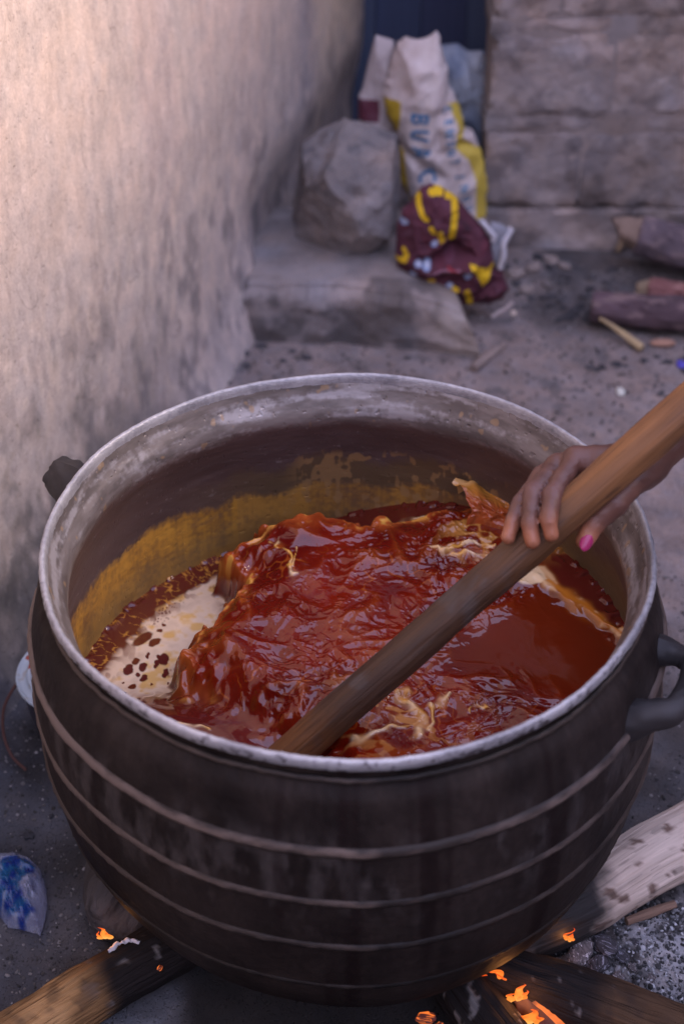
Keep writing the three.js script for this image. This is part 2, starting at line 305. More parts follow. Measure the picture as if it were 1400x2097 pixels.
// ───────── step, boulder, sacks, cloth ─────────
{
  const g = weld(new THREE.BoxGeometry(0.44, 0.13, 0.36, 90, 26, 70)); g.translate(0.02, 0.065, -1.50);
  displace(g, (x, y, z) => {
    const k = 0.012 * fbm(x * 9, y * 14, z * 9, 4), top = sst(0.10, 0.128, y);
    let X = x, Z = z, Y = y;
    if (x > 0.0) { const t = (x - 0.0) / 0.24; X = x - 0.03 * t * (1 - (z + 1.68) / 0.36) + 0.05 * t * (1 - y / 0.13) * sst(-1.5, -1.33, z); Y = y - 0.035 * Math.pow(t, 3) * y / 0.13; Z = z + 0.07 * t * sst(-1.6, -1.32, z) * (1 - 0.25 * y / 0.13); }
    const fr = sst(-1.345, -1.32, z); Z += fr * (0.5 * k + 0.012 * ridge(x * 14, y * 16, 2, 3) * (1 - top)) - fr * top * 0.012;
    return [X + k * sst(0.15, 0.24, x), Y + top * (0.004 * fbm(x * 6, 2, z * 6, 3) - 0.008 * fr * (0.5 + fbm(x * 30, 1, 2, 2))), Z];
  });
  uvBy(g, (x, y, z) => [x * 2.5 + z * 0.4, y * 2.5 + z * 2.5]);
  colBy(g, (x, y, z) => { const f = fbm(x * 8, y * 8, z * 8, 4), h = fbm(x * 30, y * 30, z * 30, 3); let c = mix3([0.36, 0.31, 0.29], [0.29, 0.255, 0.245], clamp(0.5 + f)); c = mix3(c, [0.13, 0.115, 0.112], sst(-0.12, 0.18, f + 0.8 * h) * sst(-1.37, -1.35, z + 0.01 * h) * 0.8); return mix3(c, [0.52, 0.44, 0.37], sst(0.17, 0.24, x + 0.05 * h) * 0.55); });  // front face: dark stains, with its shade put into the colour too
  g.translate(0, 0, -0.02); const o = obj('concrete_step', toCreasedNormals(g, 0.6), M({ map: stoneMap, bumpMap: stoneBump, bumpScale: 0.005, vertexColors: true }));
  tag(o, 'low broken concrete step below the boulder, its right corner crumbled', 'step');
}
{
  const C = V([0.016, 0.238, -1.535]), cuts = [[0.05, 0.93, 0.30, 0.128], [0.40, 0.46, 0.80, 0.098], [-0.58, -0.30, 0.76, 0.084], [-1, 0.12, 0.10, 0.098], [1, 0.05, 0.12, 0.092], [0, -1, 0, 0.118], [0.15, -0.60, 0.79, 0.112], [0, 0.1, -1, 0.10], [-0.62, 0.70, 0.36, 0.126], [0.62, 0.10, 0.78, 0.105]].map((p) => [V(p).normalize(), p[3]]);
  for (let i = 0; i < 26; i++) cuts.push([V([rr(-1, 1), rr(-0.8, 1), rr(-0.2, 1)]).normalize(), rr(0.108, 0.142)]);
  let g = weld(new THREE.IcosahedronGeometry(1, 44));
  displace(g, (x, y, z) => {
    let r = 9; const w = V([x + 0.05 * g3(x * 3, y * 3, z * 3), y + 0.05 * g3(x * 3, y * 3, z * 3 + 9), z]).normalize();
    for (const [n, d] of cuts) { const k = n.x * w.x + n.y * w.y + n.z * w.z; if (k > 0.05) r = Math.min(r, d / k); }
    r += 0.006 * fbm(x * 6, y * 6, z * 6, 4) + 0.004 * ridge(x * 4, y * 4, z * 4, 4) - 0.028 * gs(Math.hypot(x - 0.05, y - 0.35, z - 0.85), 0.22) - 0.016 * gs(Math.hypot(x + 0.45, y - 0.75, z - 0.35), 0.2);
    return [C.x + x * r, C.y + y * r, C.z + z * r];
  });
  uvBy(g, (x, y, z) => [x * 3 + z * 1.5, y * 3 - z]);
  colBy(g, (x, y, z) => { const f = fbm(x * 9, y * 9, z * 9, 4), h = fbm(x * 32, y * 32, z * 32, 3); let c = mix3([0.34, 0.295, 0.275], [0.20, 0.18, 0.178], clamp(0.5 + 1.6 * f)); c = mix3(c, [0.16, 0.15, 0.155], sst(0.1, 0.35, h + 0.5 * f) * 0.7); return c; }); g = toCreasedNormals(g, 0.5);
  const o = obj('boulder', g, M({ map: stoneMap, bumpMap: stoneBump, bumpScale: 0.006, vertexColors: true }));
  tag(o, 'large angular grey boulder resting on the concrete step against the wall', 'rock');
}
const canvasTex = (w, h, draw) => { const c = document.createElement('canvas'); c.width = w; c.height = h; draw(c.getContext('2d'), w, h); const t = new THREE.CanvasTexture(c); t.colorSpace = THREE.SRGBColorSpace; t.magFilter = THREE.LinearFilter; return t; };
const polyPath = (x, pts, close) => { x.beginPath(); pts.forEach((p, i) => (i ? x.lineTo(p[0], p[1]) : x.moveTo(p[0], p[1]))); if (close) x.closePath(); };
// canvas whose units are millimetres of the object: x right, y up
const metric = (x, w, h, x0, y0, W, H) => { x.translate(0, h); x.scale(w / W, -h / H); x.translate(-x0, -y0); };
{
  const out = mm([[116, 493], [142, 491], [160, 493], [181, 498], [198, 510], [206, 500], [218, 456], [229, 397], [250, 356], [262, 319], [266, 288], [284, 290], [295, 269], [307, 248], [323, 187], [327, 104], [322, 50], [298, 8], [238, 2], [190, 21], [163, 99], [150, 144], [133, 174], [126, 260], [120, 290], [110, 305], [95, 335], [90, 372], [102, 433]]);
  const t = canvasTex(1024, 1536, (x, w, h) => {
    metric(x, w, h, 80, -10, 260, 530);
    x.fillStyle = '#c9beba'; x.fillRect(0, -50, 500, 700);
    for (let i = 0; i < 900; i++) { x.fillStyle = `rgba(${rnd() > 0.5 ? '235,225,218' : '110,95,92'},${rr(0.02, 0.09)})`; x.beginPath(); x.ellipse(rr(80, 340), rr(-10, 520), rr(2, 16), rr(1, 9), rr(0, 3), 0, 7); x.fill(); }
    x.fillStyle = '#a08f82'; for (let i = 0; i < 60; i++) { x.globalAlpha = 0.1; x.beginPath(); x.ellipse(rr(90, 160), rr(380, 500), rr(6, 22), rr(6, 20), rr(0, 3), 0, 7); x.fill(); } x.globalAlpha = 1;
    x.fillStyle = '#b59a2c'; polyPath(x, [[86, 372], [125, 372], [126, 342], [121, 296], [108, 300], [90, 335]], 1); x.fill();
    polyPath(x, [[125, 264], [136, 252], [144, 187], [152, 144], [167, 139], [139, 124], [120, 174]], 1); x.fill();
    x.fillStyle = '#c2ad46'; polyPath(x, [[226, 365], [268, 354], [277, 319], [260, 284], [292, 262], [320, 245], [335, 199], [340, 94], [302, 94], [297, 187], [278, 236], [247, 267], [252, 312], [237, 342]], 1); x.fill();
    const word = (s, px, wide, place) => { x.font = `bold ${px}px sans-serif`; x.textAlign = 'center'; x.textBaseline = 'middle'; [...s].forEach((ch, i) => { const [a, b, r] = place[i]; x.save(); x.translate(a, b); x.rotate(-Math.PI / 2 + r); x.scale(wide, -1); x.fillText(ch, 0, 0); x.restore(); }); };
    x.fillStyle = '#0a6a9c'; word('BUAC', 54, 0.84, [[166, 338, 0], [167, 300, 0.02], [172, 260, 0.12], [187, 199, 0.14]]); word('E', 50, 0.84, [[192, 158, 0.15]]);
    x.fillStyle = '#17709c'; word('CEMENTINDU', 27, 0.95, [[226, 352, 0], [230, 326, 0], [232, 303, 0.05], [236, 280, 0.05], [238, 258, 0.1], [247, 236, 0.15], [260, 200, 0.2], [271, 172, 0.2], [277, 146, 0.2], [284, 122, 0.2]]);
    x.strokeStyle = 'rgba(60,45,45,0.06)'; x.lineWidth = 0.5; for (let i = 80; i < 345; i += 2) { x.beginPath(); x.moveTo(i, -20); x.lineTo(i, 530); x.stroke(); } for (let i = -10; i < 525; i += 2) { x.beginPath(); x.moveTo(70, i); x.lineTo(345, i); x.stroke(); }
  });
  const fold = (x, y, r, f) => {
    const a = 1 - Math.pow(r, 6), lean = 0;
    let k = 0.018 * ridge(x * 9 + 0.4 * y, y * 7 + 3, 2, 3) + 0.009 * ridge(x * 24, y * 18 - x * 20, 5, 2);
    k -= 0.022 * gs(segD(x, y, [0.128, 0.26], [0.215, 0.20]), 0.012) + 0.016 * gs(segD(x, y, [0.205, 0.34], [0.21, 0.26]), 0.014) + 0.018 * gs(segD(x, y, [0.26, 0.275], [0.305, 0.255]), 0.008);
    k += 0.012 * gs(segD(x, y, [0.165, 0.44], [0.20, 0.30]), 0.03);
    return [r > 0.9 ? 0.003 * n3(x * 90, y * 90, 1) : 0, y > 0.44 ? 0.010 * n3(x * 60, 3, 1) * r : 0, f ? k * a : k * a];
  };
  const g = pillow(out, (x, y) => -1.765 - 0.03 * (y - 0.2), 0.035, 0.05, fold, 80, 300, (p) => [(p[0] - 0.080) / 0.260, (p[1] + 0.010) / 0.530]);
  const o = obj('woven_sack', g, M({ map: t, roughness: 0.62 })); o.position.y = -0.012; tag(o, 'slumped white woven sack with blue lettering and yellow stripes by the wall end', 'sack');
  const o2 = mm([[71, 479], [109, 468], [120, 396], [140, 303], [120, 200], [60, 180], [40, 250], [35, 303], [35, 345], [44, 362], [57, 423]]);
  const t2 = canvasTex(256, 512, (x, w, h) => { metric(x, w, h, 30, 170, 120, 320); x.fillStyle = '#aca2a0'; x.fillRect(0, 0, 400, 600); x.fillStyle = '#5c2b3a'; x.fillRect(0, 296, 81, 48); for (let i = 0; i < 250; i++) { x.fillStyle = `rgba(90,80,85,${rr(0.02, 0.09)})`; x.beginPath(); x.ellipse(rr(30, 150), rr(170, 490), rr(2, 12), rr(1, 8), rr(0, 3), 0, 7); x.fill(); } });
  const g2 = pillow(o2, () => -1.80, 0.02, 0.03, (x, y, r) => [0, 0, (1 - r ** 4) * (0.012 * ridge(x * 16, y * 8, 12, 3))], 40, 140, (p) => [(p[0] - 0.03) / 0.12, (p[1] - 0.17) / 0.32]);
  tag(obj('woven_sack', g2, M({ map: t2, roughness: 0.6 })), 'plain pale sack with a maroon patch, behind the lettered sack', 'sack');
  const pl = mm([[215, 412], [256, 416], [282, 398], [312, 400], [340, 346], [345, 150], [300, 120], [230, 150], [210, 280]]);
  const g3 = pillow(pl, () => -1.93, 0.04, 0.03, (x, y, r) => [0, 0, (1 - r ** 6) * (0.022 * ridge(x * 18 + y * 6, y * 14, 4, 4))], 50, 160);
  colBy(g3, (x, y, z) => mix3([0.20, 0.25, 0.34], [0.34, 0.38, 0.44], sst(-0.2, 0.3, fbm(x * 20, y * 16, 7, 3))));
  tag(obj('plastic_sheet', g3, M({ vertexColors: true, roughness: 0.35 })), 'crumpled blue-grey plastic sheet stuffed behind the lettered sack', 'plastic sheet');
}
{
  const out = mm([[175, 322], [198, 315], [222, 300], [235, 284], [266, 250], [288, 228], [302, 200], [311, 167], [317, 139], [335, 127], [348, 91], [335, 67], [310, 54], [283, 57], [268, 54], [251, 54], [230, 34], [212, 44], [198, 76], [166, 105], [134, 120], [112, 144], [108, 177], [112, 232], [119, 264], [145, 295], [157, 315]]);
  const t = canvasTex(1024, 1024, (x, w, h) => {
    metric(x, w, h, 90, 20, 300, 320);
    x.fillStyle = '#4e2431'; x.fillRect(0, 0, 500, 500);
    for (let i = 0; i < 260; i++) { x.fillStyle = `rgba(${rnd() > 0.6 ? '110,40,55' : rnd() > 0.4 ? '30,18,32' : '120,95,115'},${rr(0.05, 0.3)})`; x.beginPath(); x.ellipse(rr(95, 360), rr(25, 330), rr(3, 16), rr(2, 9), rr(0, 3), 0, 7); x.fill(); }
    x.lineCap = x.lineJoin = 'round'; x.strokeStyle = '#d3ae14';
    const st = (pts, lw) => { x.lineWidth = lw; polyPath(x, pts); x.stroke(); };
    st([[152, 304], [153, 289], [160, 271], [169, 262]], 11); st([[179, 246], [185, 237]], 11); st([[196, 237], [201, 218]], 12); st([[176, 313], [186, 314], [196, 312]], 11); st([[208, 305], [218, 301]], 9);
    st([[224, 291], [225, 268], [222, 246], [220, 223]], 14); st([[111, 167], [126, 171], [131, 184], [126, 193]], 10); st([[162, 120], [172, 127], [185, 133]], 11); st([[256, 108], [262, 88], [268, 59]], 13); st([[222, 120], [235, 114]], 10);
    x.fillStyle = '#d3ae14'; polyPath(x, [[256, 179], [270, 177], [283, 165], [293, 156], [303, 158], [309, 160], [313, 153], [306, 146], [302, 139], [297, 120], [289, 110], [284, 127], [274, 146], [266, 165]], 1); x.fill();
    for (const [a, b, c] of [[146, 146, 9], [257, 144, 9], [220, 121, 8], [186, 214, 8], [154, 172, 8], [171, 172, 9], [125, 250, 9]]) { x.fillStyle = '#7f93b4'; x.beginPath(); x.ellipse(a, b, c, c * 0.75, 0.5, 0, 7); x.fill(); x.fillStyle = '#b5bccb'; x.beginPath(); x.ellipse(a + 1, b + 1, c * 0.45, c * 0.4, 0, 0, 7); x.fill(); }
    x.strokeStyle = 'rgba(160,120,135,0.7)'; st([[175, 156], [200, 160], [235, 165]], 12); x.strokeStyle = 'rgba(150,40,50,0.8)'; st([[172, 146], [180, 152]], 5); st([[215, 170], [240, 164]], 5);
  });
  const fold = (x, y, r, f) => {
    const a = 1 - Math.pow(r, 5);
    let k = 0.026 * ridge(x * 13 + 2, y * 14, 3, 3) + 0.010 * ridge(x * 30, y * 34, 8, 2);
    const hol = polyD(x, y, HOL); k -= 0.045 * sst(-0.010, 0.016, hol);
    k += 0.022 * gs(segD(x, y, [0.165, 0.160], [0.27, 0.168]), 0.012) + 0.016 * gs(segD(x, y, [0.29, 0.09], [0.335, 0.10]), 0.014) - 0.02 * gs(segD(x, y, [0.25, 0.075], [0.31, 0.125]), 0.008);
    return [r > 0.85 ? 0.003 * n3(x * 60, y * 60, 2) : 0, 0, f ? a * k : 0.2 * a * k];
  };
  const HOL = mm([[164, 180], [185, 192], [226, 212], [262, 193], [268, 184], [228, 176], [186, 170]]);
  const g = pillow(out, (x, y) => -1.435, 0.045, 0.06, fold, 90, 320, (p) => [(p[0] - 0.090) / 0.300, (p[1] - 0.020) / 0.320]);
  const th = thing('cloth_bundle', [0, -0.016, 0], 'crumpled maroon cloth printed with yellow strokes on the step corner', 'cloth');
  obj('cloth', g, M({ map: t, roughness: 0.85 }), th);
  const rib = (pts, r) => { const c = new THREE.CatmullRomCurve3(pts.map((p) => V([p[0] / 1000, p[1] / 1000, p[2] / 1000]))), q = new THREE.TubeGeometry(c, 30, r, 8); return displace(q, (x, y, z) => [x + 0.0015 * n3(x * 200, y * 200, z * 200), y + 0.002 * n3(x * 130, y * 130, 5), z]); };
  const wht = M({ color: [0.50, 0.50, 0.54], roughness: 0.7 });
  obj('hem', rib([[278, 250, -1425], [294, 232, -1420], [308, 214, -1420], [306, 205, -1420]], 0.006), wht, th);
  obj('hem', rib([[345, 225, -1440], [330, 195, -1425], [330, 172, -1420], [325, 144, -1420]], 0.0065), wht, th);
  obj('hem', rib([[354, 79, -1390], [331, 64, -1385], [310, 52, -1380]], 0.004), M({ color: [0.4, 0.34, 0.33] }), th);
  const pg = pillow(mm([[300, 241], [322, 236], [341, 224], [331, 181], [325, 141], [306, 140], [298, 190]]), () => -1.435, 0.008, 0.01, (x, y, r) => [0, 0, (1 - r ** 4) * 0.008 * ridge(x * 40, y * 20, 2, 2)], 20, 80);
  tag(obj('lining', pg, M({ color: [0.24, 0.25, 0.29], roughness: 0.8 }), th), 'grey lining turned out at the right edge');
}

// ───────── firewood and litter at the back right ─────────
const barkBump = (amp, f = 60) => (a, b, s) => amp * (1.1 * ridge(a * 2.6, b * 2.6, s * 7, 3) + 0.9 * n3(a * 5, b * 5, s * f) + 1.6 * n3(a * 1.1, b * 1.1, s * 13));
const bark = (c, o = {}) => M({ map: rep(grainMap, 8, 4), bumpMap: rep(grainBump, 8, 4), bumpScale: 0.003, color: c, roughness: 0.9, ...o });
function endCap(at, dir, r, tilt, c, parent) {       // splintered pale end of a broken log
  const g = weld(new THREE.CylinderGeometry(r * 0.55, r * 0.97, r * 1.3, 28, 10)); displace(g, (x, y, z) => { const t = y / (r * 1.3) + 0.5; return [x * (1 + 0.15 * n3(x * 90, y * 60, z * 90)), y + t * (0.5 * r * n3(x * 70, 2, z * 70) + tilt * x), z * (1 + 0.15 * n3(x * 80, y * 50, z * 90))]; });
  uvBy(g, (x, y, z) => [Math.atan2(x, z) * 0.3, y * 6]);
  g.applyQuaternion(new THREE.Quaternion().setFromUnitVectors(V([0, 1, 0]), V(dir).normalize())); g.translate(...at);
  return obj('cut_end', g, bark(c), parent);
}
function log(name, pts, radii, c, label, group, end, capC, tilt = 0.4, amp = 0.0042) {
  const t = thing(name, [0, 0, 0], label, 'log', group);
  const g = bar(pts, radii, 48, 120, barkBump(amp)); colBy(g, (x, y, z) => { const f = fbm(x * 14, y * 30, z * 30, 3), k = fbm(x * 40, y * 70, z * 70, 3); return mix3(mix3(c, c.map((q) => q * 0.55), clamp(0.5 + 1.4 * f)), mix3(c, [0.42, 0.32, 0.28], 0.3), sst(0.12, 0.35, k)); }); obj('trunk', g, bark([1, 1, 1], { vertexColors: true }), t);
  if (end) { const d = V(pts[0]).sub(V(pts[1])).normalize(); endCap([pts[0][0] + d.x * radii[0] * 0.35, pts[0][1] + d.y * radii[0] * 0.35, pts[0][2] + d.z * radii[0] * 0.35], [d.x, d.y, d.z], radii[0], tilt, capC, t); }
  return t;
}
const G1 = 'firewood logs lying by the block wall';
log('firewood_log', [[0.655, 0.083, -1.66], [0.80, 0.062, -1.62], [1.10, 0.055, -1.56], [1.4, 0.055, -1.5]], [0.043, 0.05, 0.052, 0.05], [0.21, 0.165, 0.20], 'thick grey-purple log with pale slanted end, rearmost beside the wall', G1, true, [0.5, 0.37, 0.30], 0.9);
log('firewood_log', [[0.655, 0.034, -1.50], [0.80, 0.032, -1.46], [1.2, 0.034, -1.38]], [0.025, 0.028, 0.03], [0.36, 0.16, 0.155], 'thinner reddish log with a broken cream end, between two darker logs', G1, true, [0.62, 0.48, 0.33], 0.2);
log('firewood_log', [[0.525, 0.036, -1.425], [0.70, 0.040, -1.385], [1.0, 0.042, -1.34], [1.3, 0.042, -1.3]], [0.031, 0.038, 0.040, 0.04], [0.16, 0.105, 0.13], 'dark rounded log nearest the pot in the back right pile', G1);
{
  const stick = (n, pts, r, c, label, cat) => tag(obj(n, bar(pts, r, 14, 30, (a, b, s) => 0.0012 * n3(a * 3, b * 3, s * 60), 0.01), bark(c)), label, cat);
  stick('split_stick', [[0.536, 0.030, -1.385], [0.575, 0.020, -1.345], [0.612, 0.009, -1.30]], [0.003, 0.0065, 0.0085], [0.60, 0.47, 0.27], 'pale split stick leaning on the dark log', 'stick');
  stick('twig', [[0.628, 0.005, -1.735], [0.645, 0.03, -1.75], [0.662, 0.055, -1.76]], [0.005, 0.011, 0.011], [0.5, 0.38, 0.25], 'short tan twig standing at the log end by the wall', 'twig');
  stick('twig', [[0.262, 0.01, -1.22], [0.30, 0.006, -1.28], [0.335, 0.006, -1.32]], [0.009, 0.012, 0.006], [0.36, 0.29, 0.26], 'flat greyish scrap of wood right of the broken step', 'twig');
  tag(obj('wood_chip', weld(new THREE.SphereGeometry(1, 20, 14)).applyMatrix4(new THREE.Matrix4().makeScale(0.027, 0.008, 0.011)).translate(0.659, 0.006, -1.325), M({ map: grainMap, color: [0.42, 0.25, 0.18] })), 'brown wood chip lying in front of the dark log', 'wood chip').geometry.computeVertexNormals();
  const sc = (n, x, z, s, c, label, cat) => { const g = weld(new THREE.IcosahedronGeometry(s, 3)); displace(g, (a, b, d) => [a * (1 + 0.5 * n3(a * 90, b * 90, 3)) * 0.8 + x, Math.max(0, b * 0.6 + s * 0.4) + groundY(x, z), d * (1 + 0.5 * n3(d * 90, b * 90, 3)) * 1.3 + z]); return tag(obj(n, g, M({ color: c, roughness: 0.6 })), label, cat); };
  sc('plastic_scrap', 0.682, -1.245, 0.010, [0.08, 0.07, 0.45], 'small blue plastic scrap on the ground at right edge', 'scrap');
  sc('pale_scrap', 0.545, -1.145, 0.009, [0.6, 0.62, 0.55], 'small whitish scrap on bare earth above the stirring stick', 'scrap');
  sc('pale_scrap', 0.365, -1.455, 0.006, [0.62, 0.5, 0.4], 'tiny tan scrap on dark soil right of the cloth', 'scrap');
}
// stones and charcoal bits that can be told apart
const lumps = [];
for (let k = 0; k < 6; k++) { const g = weld(new THREE.IcosahedronGeometry(1, 3)); lumps.push(displace(g, (x, y, z) => { const r = 0.75 + 0.45 * n3(x * 1.3 + k * 9, y * 1.3, z * 1.3) + 0.12 * n3(x * 4, y * 4, z * 4 + k); return [x * r, y * r * 0.8, z * r]; })); uvBy(g, (x, y, z) => [x + z * 0.5, y]); }
const charM = [M({ map: stoneMap, color: [0.045, 0.045, 0.052], roughness: 0.8 }), M({ map: stoneMap, color: [0.09, 0.085, 0.09], roughness: 0.85 })];
const stM = [M({ map: stoneMap, color: [0.34, 0.28, 0.25] }), M({ map: stoneMap, color: [0.22, 0.19, 0.18] })];
function piece(name, x, z, s, m, label, cat, group, flat = 0.7) { const o = obj(name, lumps[Math.floor(rnd() * 6)], m); o.position.set(x, groundY(x, z) + s * flat * 0.4, z); o.scale.set(s * rr(0.8, 1.2), s * flat, s * rr(0.8, 1.2)); o.rotation.y = rr(0, 6); return tag(o, label, cat, group); }
const G2 = 'charcoal bits strewn between cloth and firewood', L2 = 'small dark charcoal bit on the soil between cloth and firewood';
for (let i = 0; i < 46; i++) { const x = rr(0.37, 0.62), z = mix(-1.72, -1.42, Math.pow(rnd(), 0.8)) - 0.1 * (x - 0.5); piece('charcoal_bit', x, z, rr(0.005, 0.014), charM[i % 2], L2, 'charcoal', G2); }
for (const [x, z, s] of [[0.385, -1.62, 0.026], [0.43, -1.655, 0.022], [0.47, -1.69, 0.018], [0.405, -1.56, 0.018], [0.50, -1.66, 0.016], [0.45, -1.58, 0.015]]) piece('stone', x, z, s, stM[Math.round(s * 1000) % 2], 'rounded brownish stone among charcoal bits right of the cloth', 'stone', 'stones right of the cloth');
const G3 = 'charcoal bits in front of the firewood', L3 = 'dark charcoal bit on bare earth in front of the firewood';
for (let i = 0; i < 26; i++) piece('charcoal_bit', rr(0.48, 0.72), rr(-1.29, -1.14), rr(0.004, 0.011), charM[i % 2], L3, 'charcoal', G3, 0.5);
const G4 = 'charcoal bits at the foot of the step', L4 = 'dark bit of charcoal at the foot of the step and plastered wall';
for (const [x, z, s] of [[-0.18, -1.36, 0.015], [-0.165, -1.32, 0.012], [-0.15, -1.345, 0.011], [-0.20, -1.29, 0.012], [-0.19, -1.24, 0.010], [-0.23, -1.22, 0.012], [-0.10, -1.3, 0.009], [-0.07, -1.27, 0.011], [-0.12, -1.26, 0.008]]) piece('charcoal_bit', x, z, s, charM[1], L4, 'charcoal', G4, 0.6);
for (const [x, z] of [[-0.268, -1.165], [-0.245, -1.15]]) piece('charcoal_bit', x, z, 0.011, charM[0], 'black charcoal lump against the plastered wall just above the pot rim', 'charcoal', 'lumps at the plastered wall');
{ // loose grit, nobody could count it
  const g = new THREE.IcosahedronGeometry(1, 0), N = 9000, im = new THREE.InstancedMesh(g, M({ color: [1, 1, 1] }), N), m = new THREE.Matrix4(), c = new THREE.Color();
  for (let i = 0; i < N; i++) {
    const near = i < 5200, x = near ? (rnd() < 0.6 ? rr(-0.62, -0.25) : rr(0.28, 0.62)) : rr(-0.35, 1.0), z = near ? rr(-0.6, 0.35) : rr(-1.7, -0.9), s = near ? rr(0.0008, 0.0026) * (rnd() < 0.08 ? 1.8 : 1) : rr(0.001, 0.004);
    m.makeRotationFromEuler(new THREE.Euler(rr(0, 6), rr(0, 6), rr(0, 6))); m.scale(V([s, s * 0.7, s * 1.2])); m.setPosition(x, groundY(x, z) + s * 0.2, z); im.setMatrixAt(i, m);
    const t = rnd(), b = t < 0.5 ? rr(0.02, 0.07) : t < 0.95 ? rr(0.10, 0.2) : rr(0.2, 0.3); im.setColorAt(i, c.setRGB(b * 1.06, b, b * 0.97));
  }
  im.name = 'grit'; im.castShadow = im.receiveShadow = true; scene.add(im); tag(im, 'loose grit and sand grains scattered over the yard', 'grit', null, 'stuff');
}
// ───────── the pot ─────────
const spline = (pts, n) => { const c = new THREE.CatmullRomCurve3(pts.map((p) => V([p[0], p[1], 0])), false, 'centripetal'); return c.getSpacedPoints(n).map((p) => new THREE.Vector2(Math.max(0.0001, p.x), p.y)); };
const wobble = (a) => 0.0016 * Math.sin(3 * a + 1) + 0.001 * Math.sin(5 * a + 0.4) + 0.0006 * Math.sin(11 * a);
function lathe(pts, seg, rough) {
  const g = new THREE.LatheGeometry(pts, seg), p = g.attributes.position, n = g.attributes.normal;
  for (let i = 0; i < p.count; i++) {
    const x = p.getX(i), y = p.getY(i), z = p.getZ(i), r = Math.hypot(x, z), a = Math.atan2(x, z);
    if (r < 0.002) continue;
    const k = 1 + (wobble(a) + (rough ? rough(a, y, r) : 0)) / r; p.setXYZ(i, x * k, y + 0.5 * wobble(a + 1), z * k);
  }
  return g;
}
const potT = thing('cooking_pot', [0.006, RIM, 0], 'huge round cast metal pot with ribbed sooty sides over the fire', 'pot');
{
  const outer = spline([[0.0001, -0.503], [0.12, -0.498], [0.21, -0.482], [0.268, -0.452], [0.310, -0.405], [0.335, -0.350], [0.348, -0.295], [0.3550, -0.24], [0.3565, -0.19], [0.3560, -0.15], [0.3512, -0.10], [0.343, -0.066], [0.336, -0.043], [0.3255, -0.032], [0.3235, -0.024], [0.3235, -0.012]], 220);
  const sootMap = tex(2048, 1024, (u, v) => {
    const a = u * 6.2832, cx = Math.cos(a), cz = Math.sin(a), f = fbm(cx * 5, v * 7, cz * 5, 4), g = fbm(cx * 24, v * 20, cz * 24, 3), k = fbm(cx * 80, v * 60, cz * 80, 2);
    let c = mix3([0.027, 0.020, 0.0175], [0.010, 0.0075, 0.007], clamp(0.5 + 1.2 * f));
    const wear = sst(-0.1, 0.5, g + 0.8 * f) * sst(0.70, 0.80, v) * sst(0.92, 0.86, v); c = mix3(c, [0.062, 0.053, 0.050], wear * 0.6);
    const drip = sst(0.18, 0.42, fbm(cx * 11, v * 1.2, cz * 11, 3) + 0.15 * k); c = mix3(c, [0.009, 0.005, 0.005], drip * 0.75);           // burnt-on runs
    c = mix3(c, [0.012, 0.009, 0.009], sst(0.55, 0.36, v + 0.05 * f) * 0.8);
    return c.map((q) => q * (1 + 0.35 * k));
  });
  const sootBump = tex(1024, 512, (u, v) => 0.5 + 0.4 * fbmP(u, v, 60, 30, 5, 91), false);
  obj('outer_wall', lathe(outer, 420), new THREE.MeshPhysicalMaterial({ map: sootMap, bumpMap: rep(sootBump, 3, 2), bumpScale: 0.002, roughness: 0.6, specularIntensity: 0.17, side: THREE.DoubleSide }), potT);
  // cast ribs round the belly, rubbed brighter than the soot
  const ribMap = tex(2048, 64, (u, v) => { const w = fbmP(u, v, 90, 4, 4, 8), l = fbmP(u, v, 7, 1, 3, 5), cr = Math.cos(v * 6.2832), top = Math.sin(v * 6.2832); return mix3([0.016, 0.012, 0.011], [0.095, 0.074, 0.065], sst(0.45, 1.25, 0.75 * cr - 0.35 * top + 0.6 * w + 1.1 * l)); });
  for (const [r, y, s, w] of [[0.3250, -0.0265, 0.0036, 0.6], [0.3482, -0.099, 0.0072, 1.15], [0.3530, -0.167, 0.0064, 0.8], [0.3524, -0.236, 0.0056, 0.5], [0.3408, -0.318, 0.0045, 0.22]]) {
    const g = new THREE.TorusGeometry(r, s, 12, 420); g.rotateX(Math.PI / 2); g.translate(0, y, 0);
    displace(weldKeep(g), (x, yy, z) => { const a = Math.atan2(x, z), q = Math.hypot(x, z), k = 1 + (wobble(a) + 0.0006 * n3(a * 40, s * 900, 3) + 0.0004 * n3(a * 130, 4, s * 800)) / q; return [x * k, yy + 0.5 * wobble(a + 1) + 0.0004 * n3(a * 26, 9, s * 700), z * k]; });
    obj('rib', g, new THREE.MeshPhysicalMaterial({ map: ribMap, color: rgb([w, w * 0.95, w * 0.9]), roughness: 0.55, specularIntensity: 0.5, side: THREE.DoubleSide }), potT);
  }
  function weldKeep(g) { return g; }
  const lip = spline([[0.3240, -0.013], [0.3280, -0.012], [0.3305, -0.006], [0.3300, 0.000], [0.3282, 0.0022], [0.3252, 0.0020], [0.3232, -0.002], [0.3222, -0.010]], 28);
  const lipMap = tex(2048, 64, (u, v) => { const w = fbmP(u, v, 420, 6, 3, 18), k = fbmP(u, v, 40, 2, 4, 28); let c = mix3([0.40, 0.40, 0.42], [0.22, 0.22, 0.24], clamp(0.45 + 0.5 * w + k)); return mix3(c, [0.07, 0.06, 0.065], sst(0.16, 0.3, w + 0.5 * k) * sst(0.62, 0.3, v + 0.2 * k)); });
  obj('rim', lathe(lip, 480, (a, y) => 0.0007 * n3(a * 60, y * 300, 2)), M({ map: lipMap, roughness: 0.5, metalness: 0.4, bumpMap: rep(sootBump, 16, 1), bumpScale: 0.0006 }), potT);
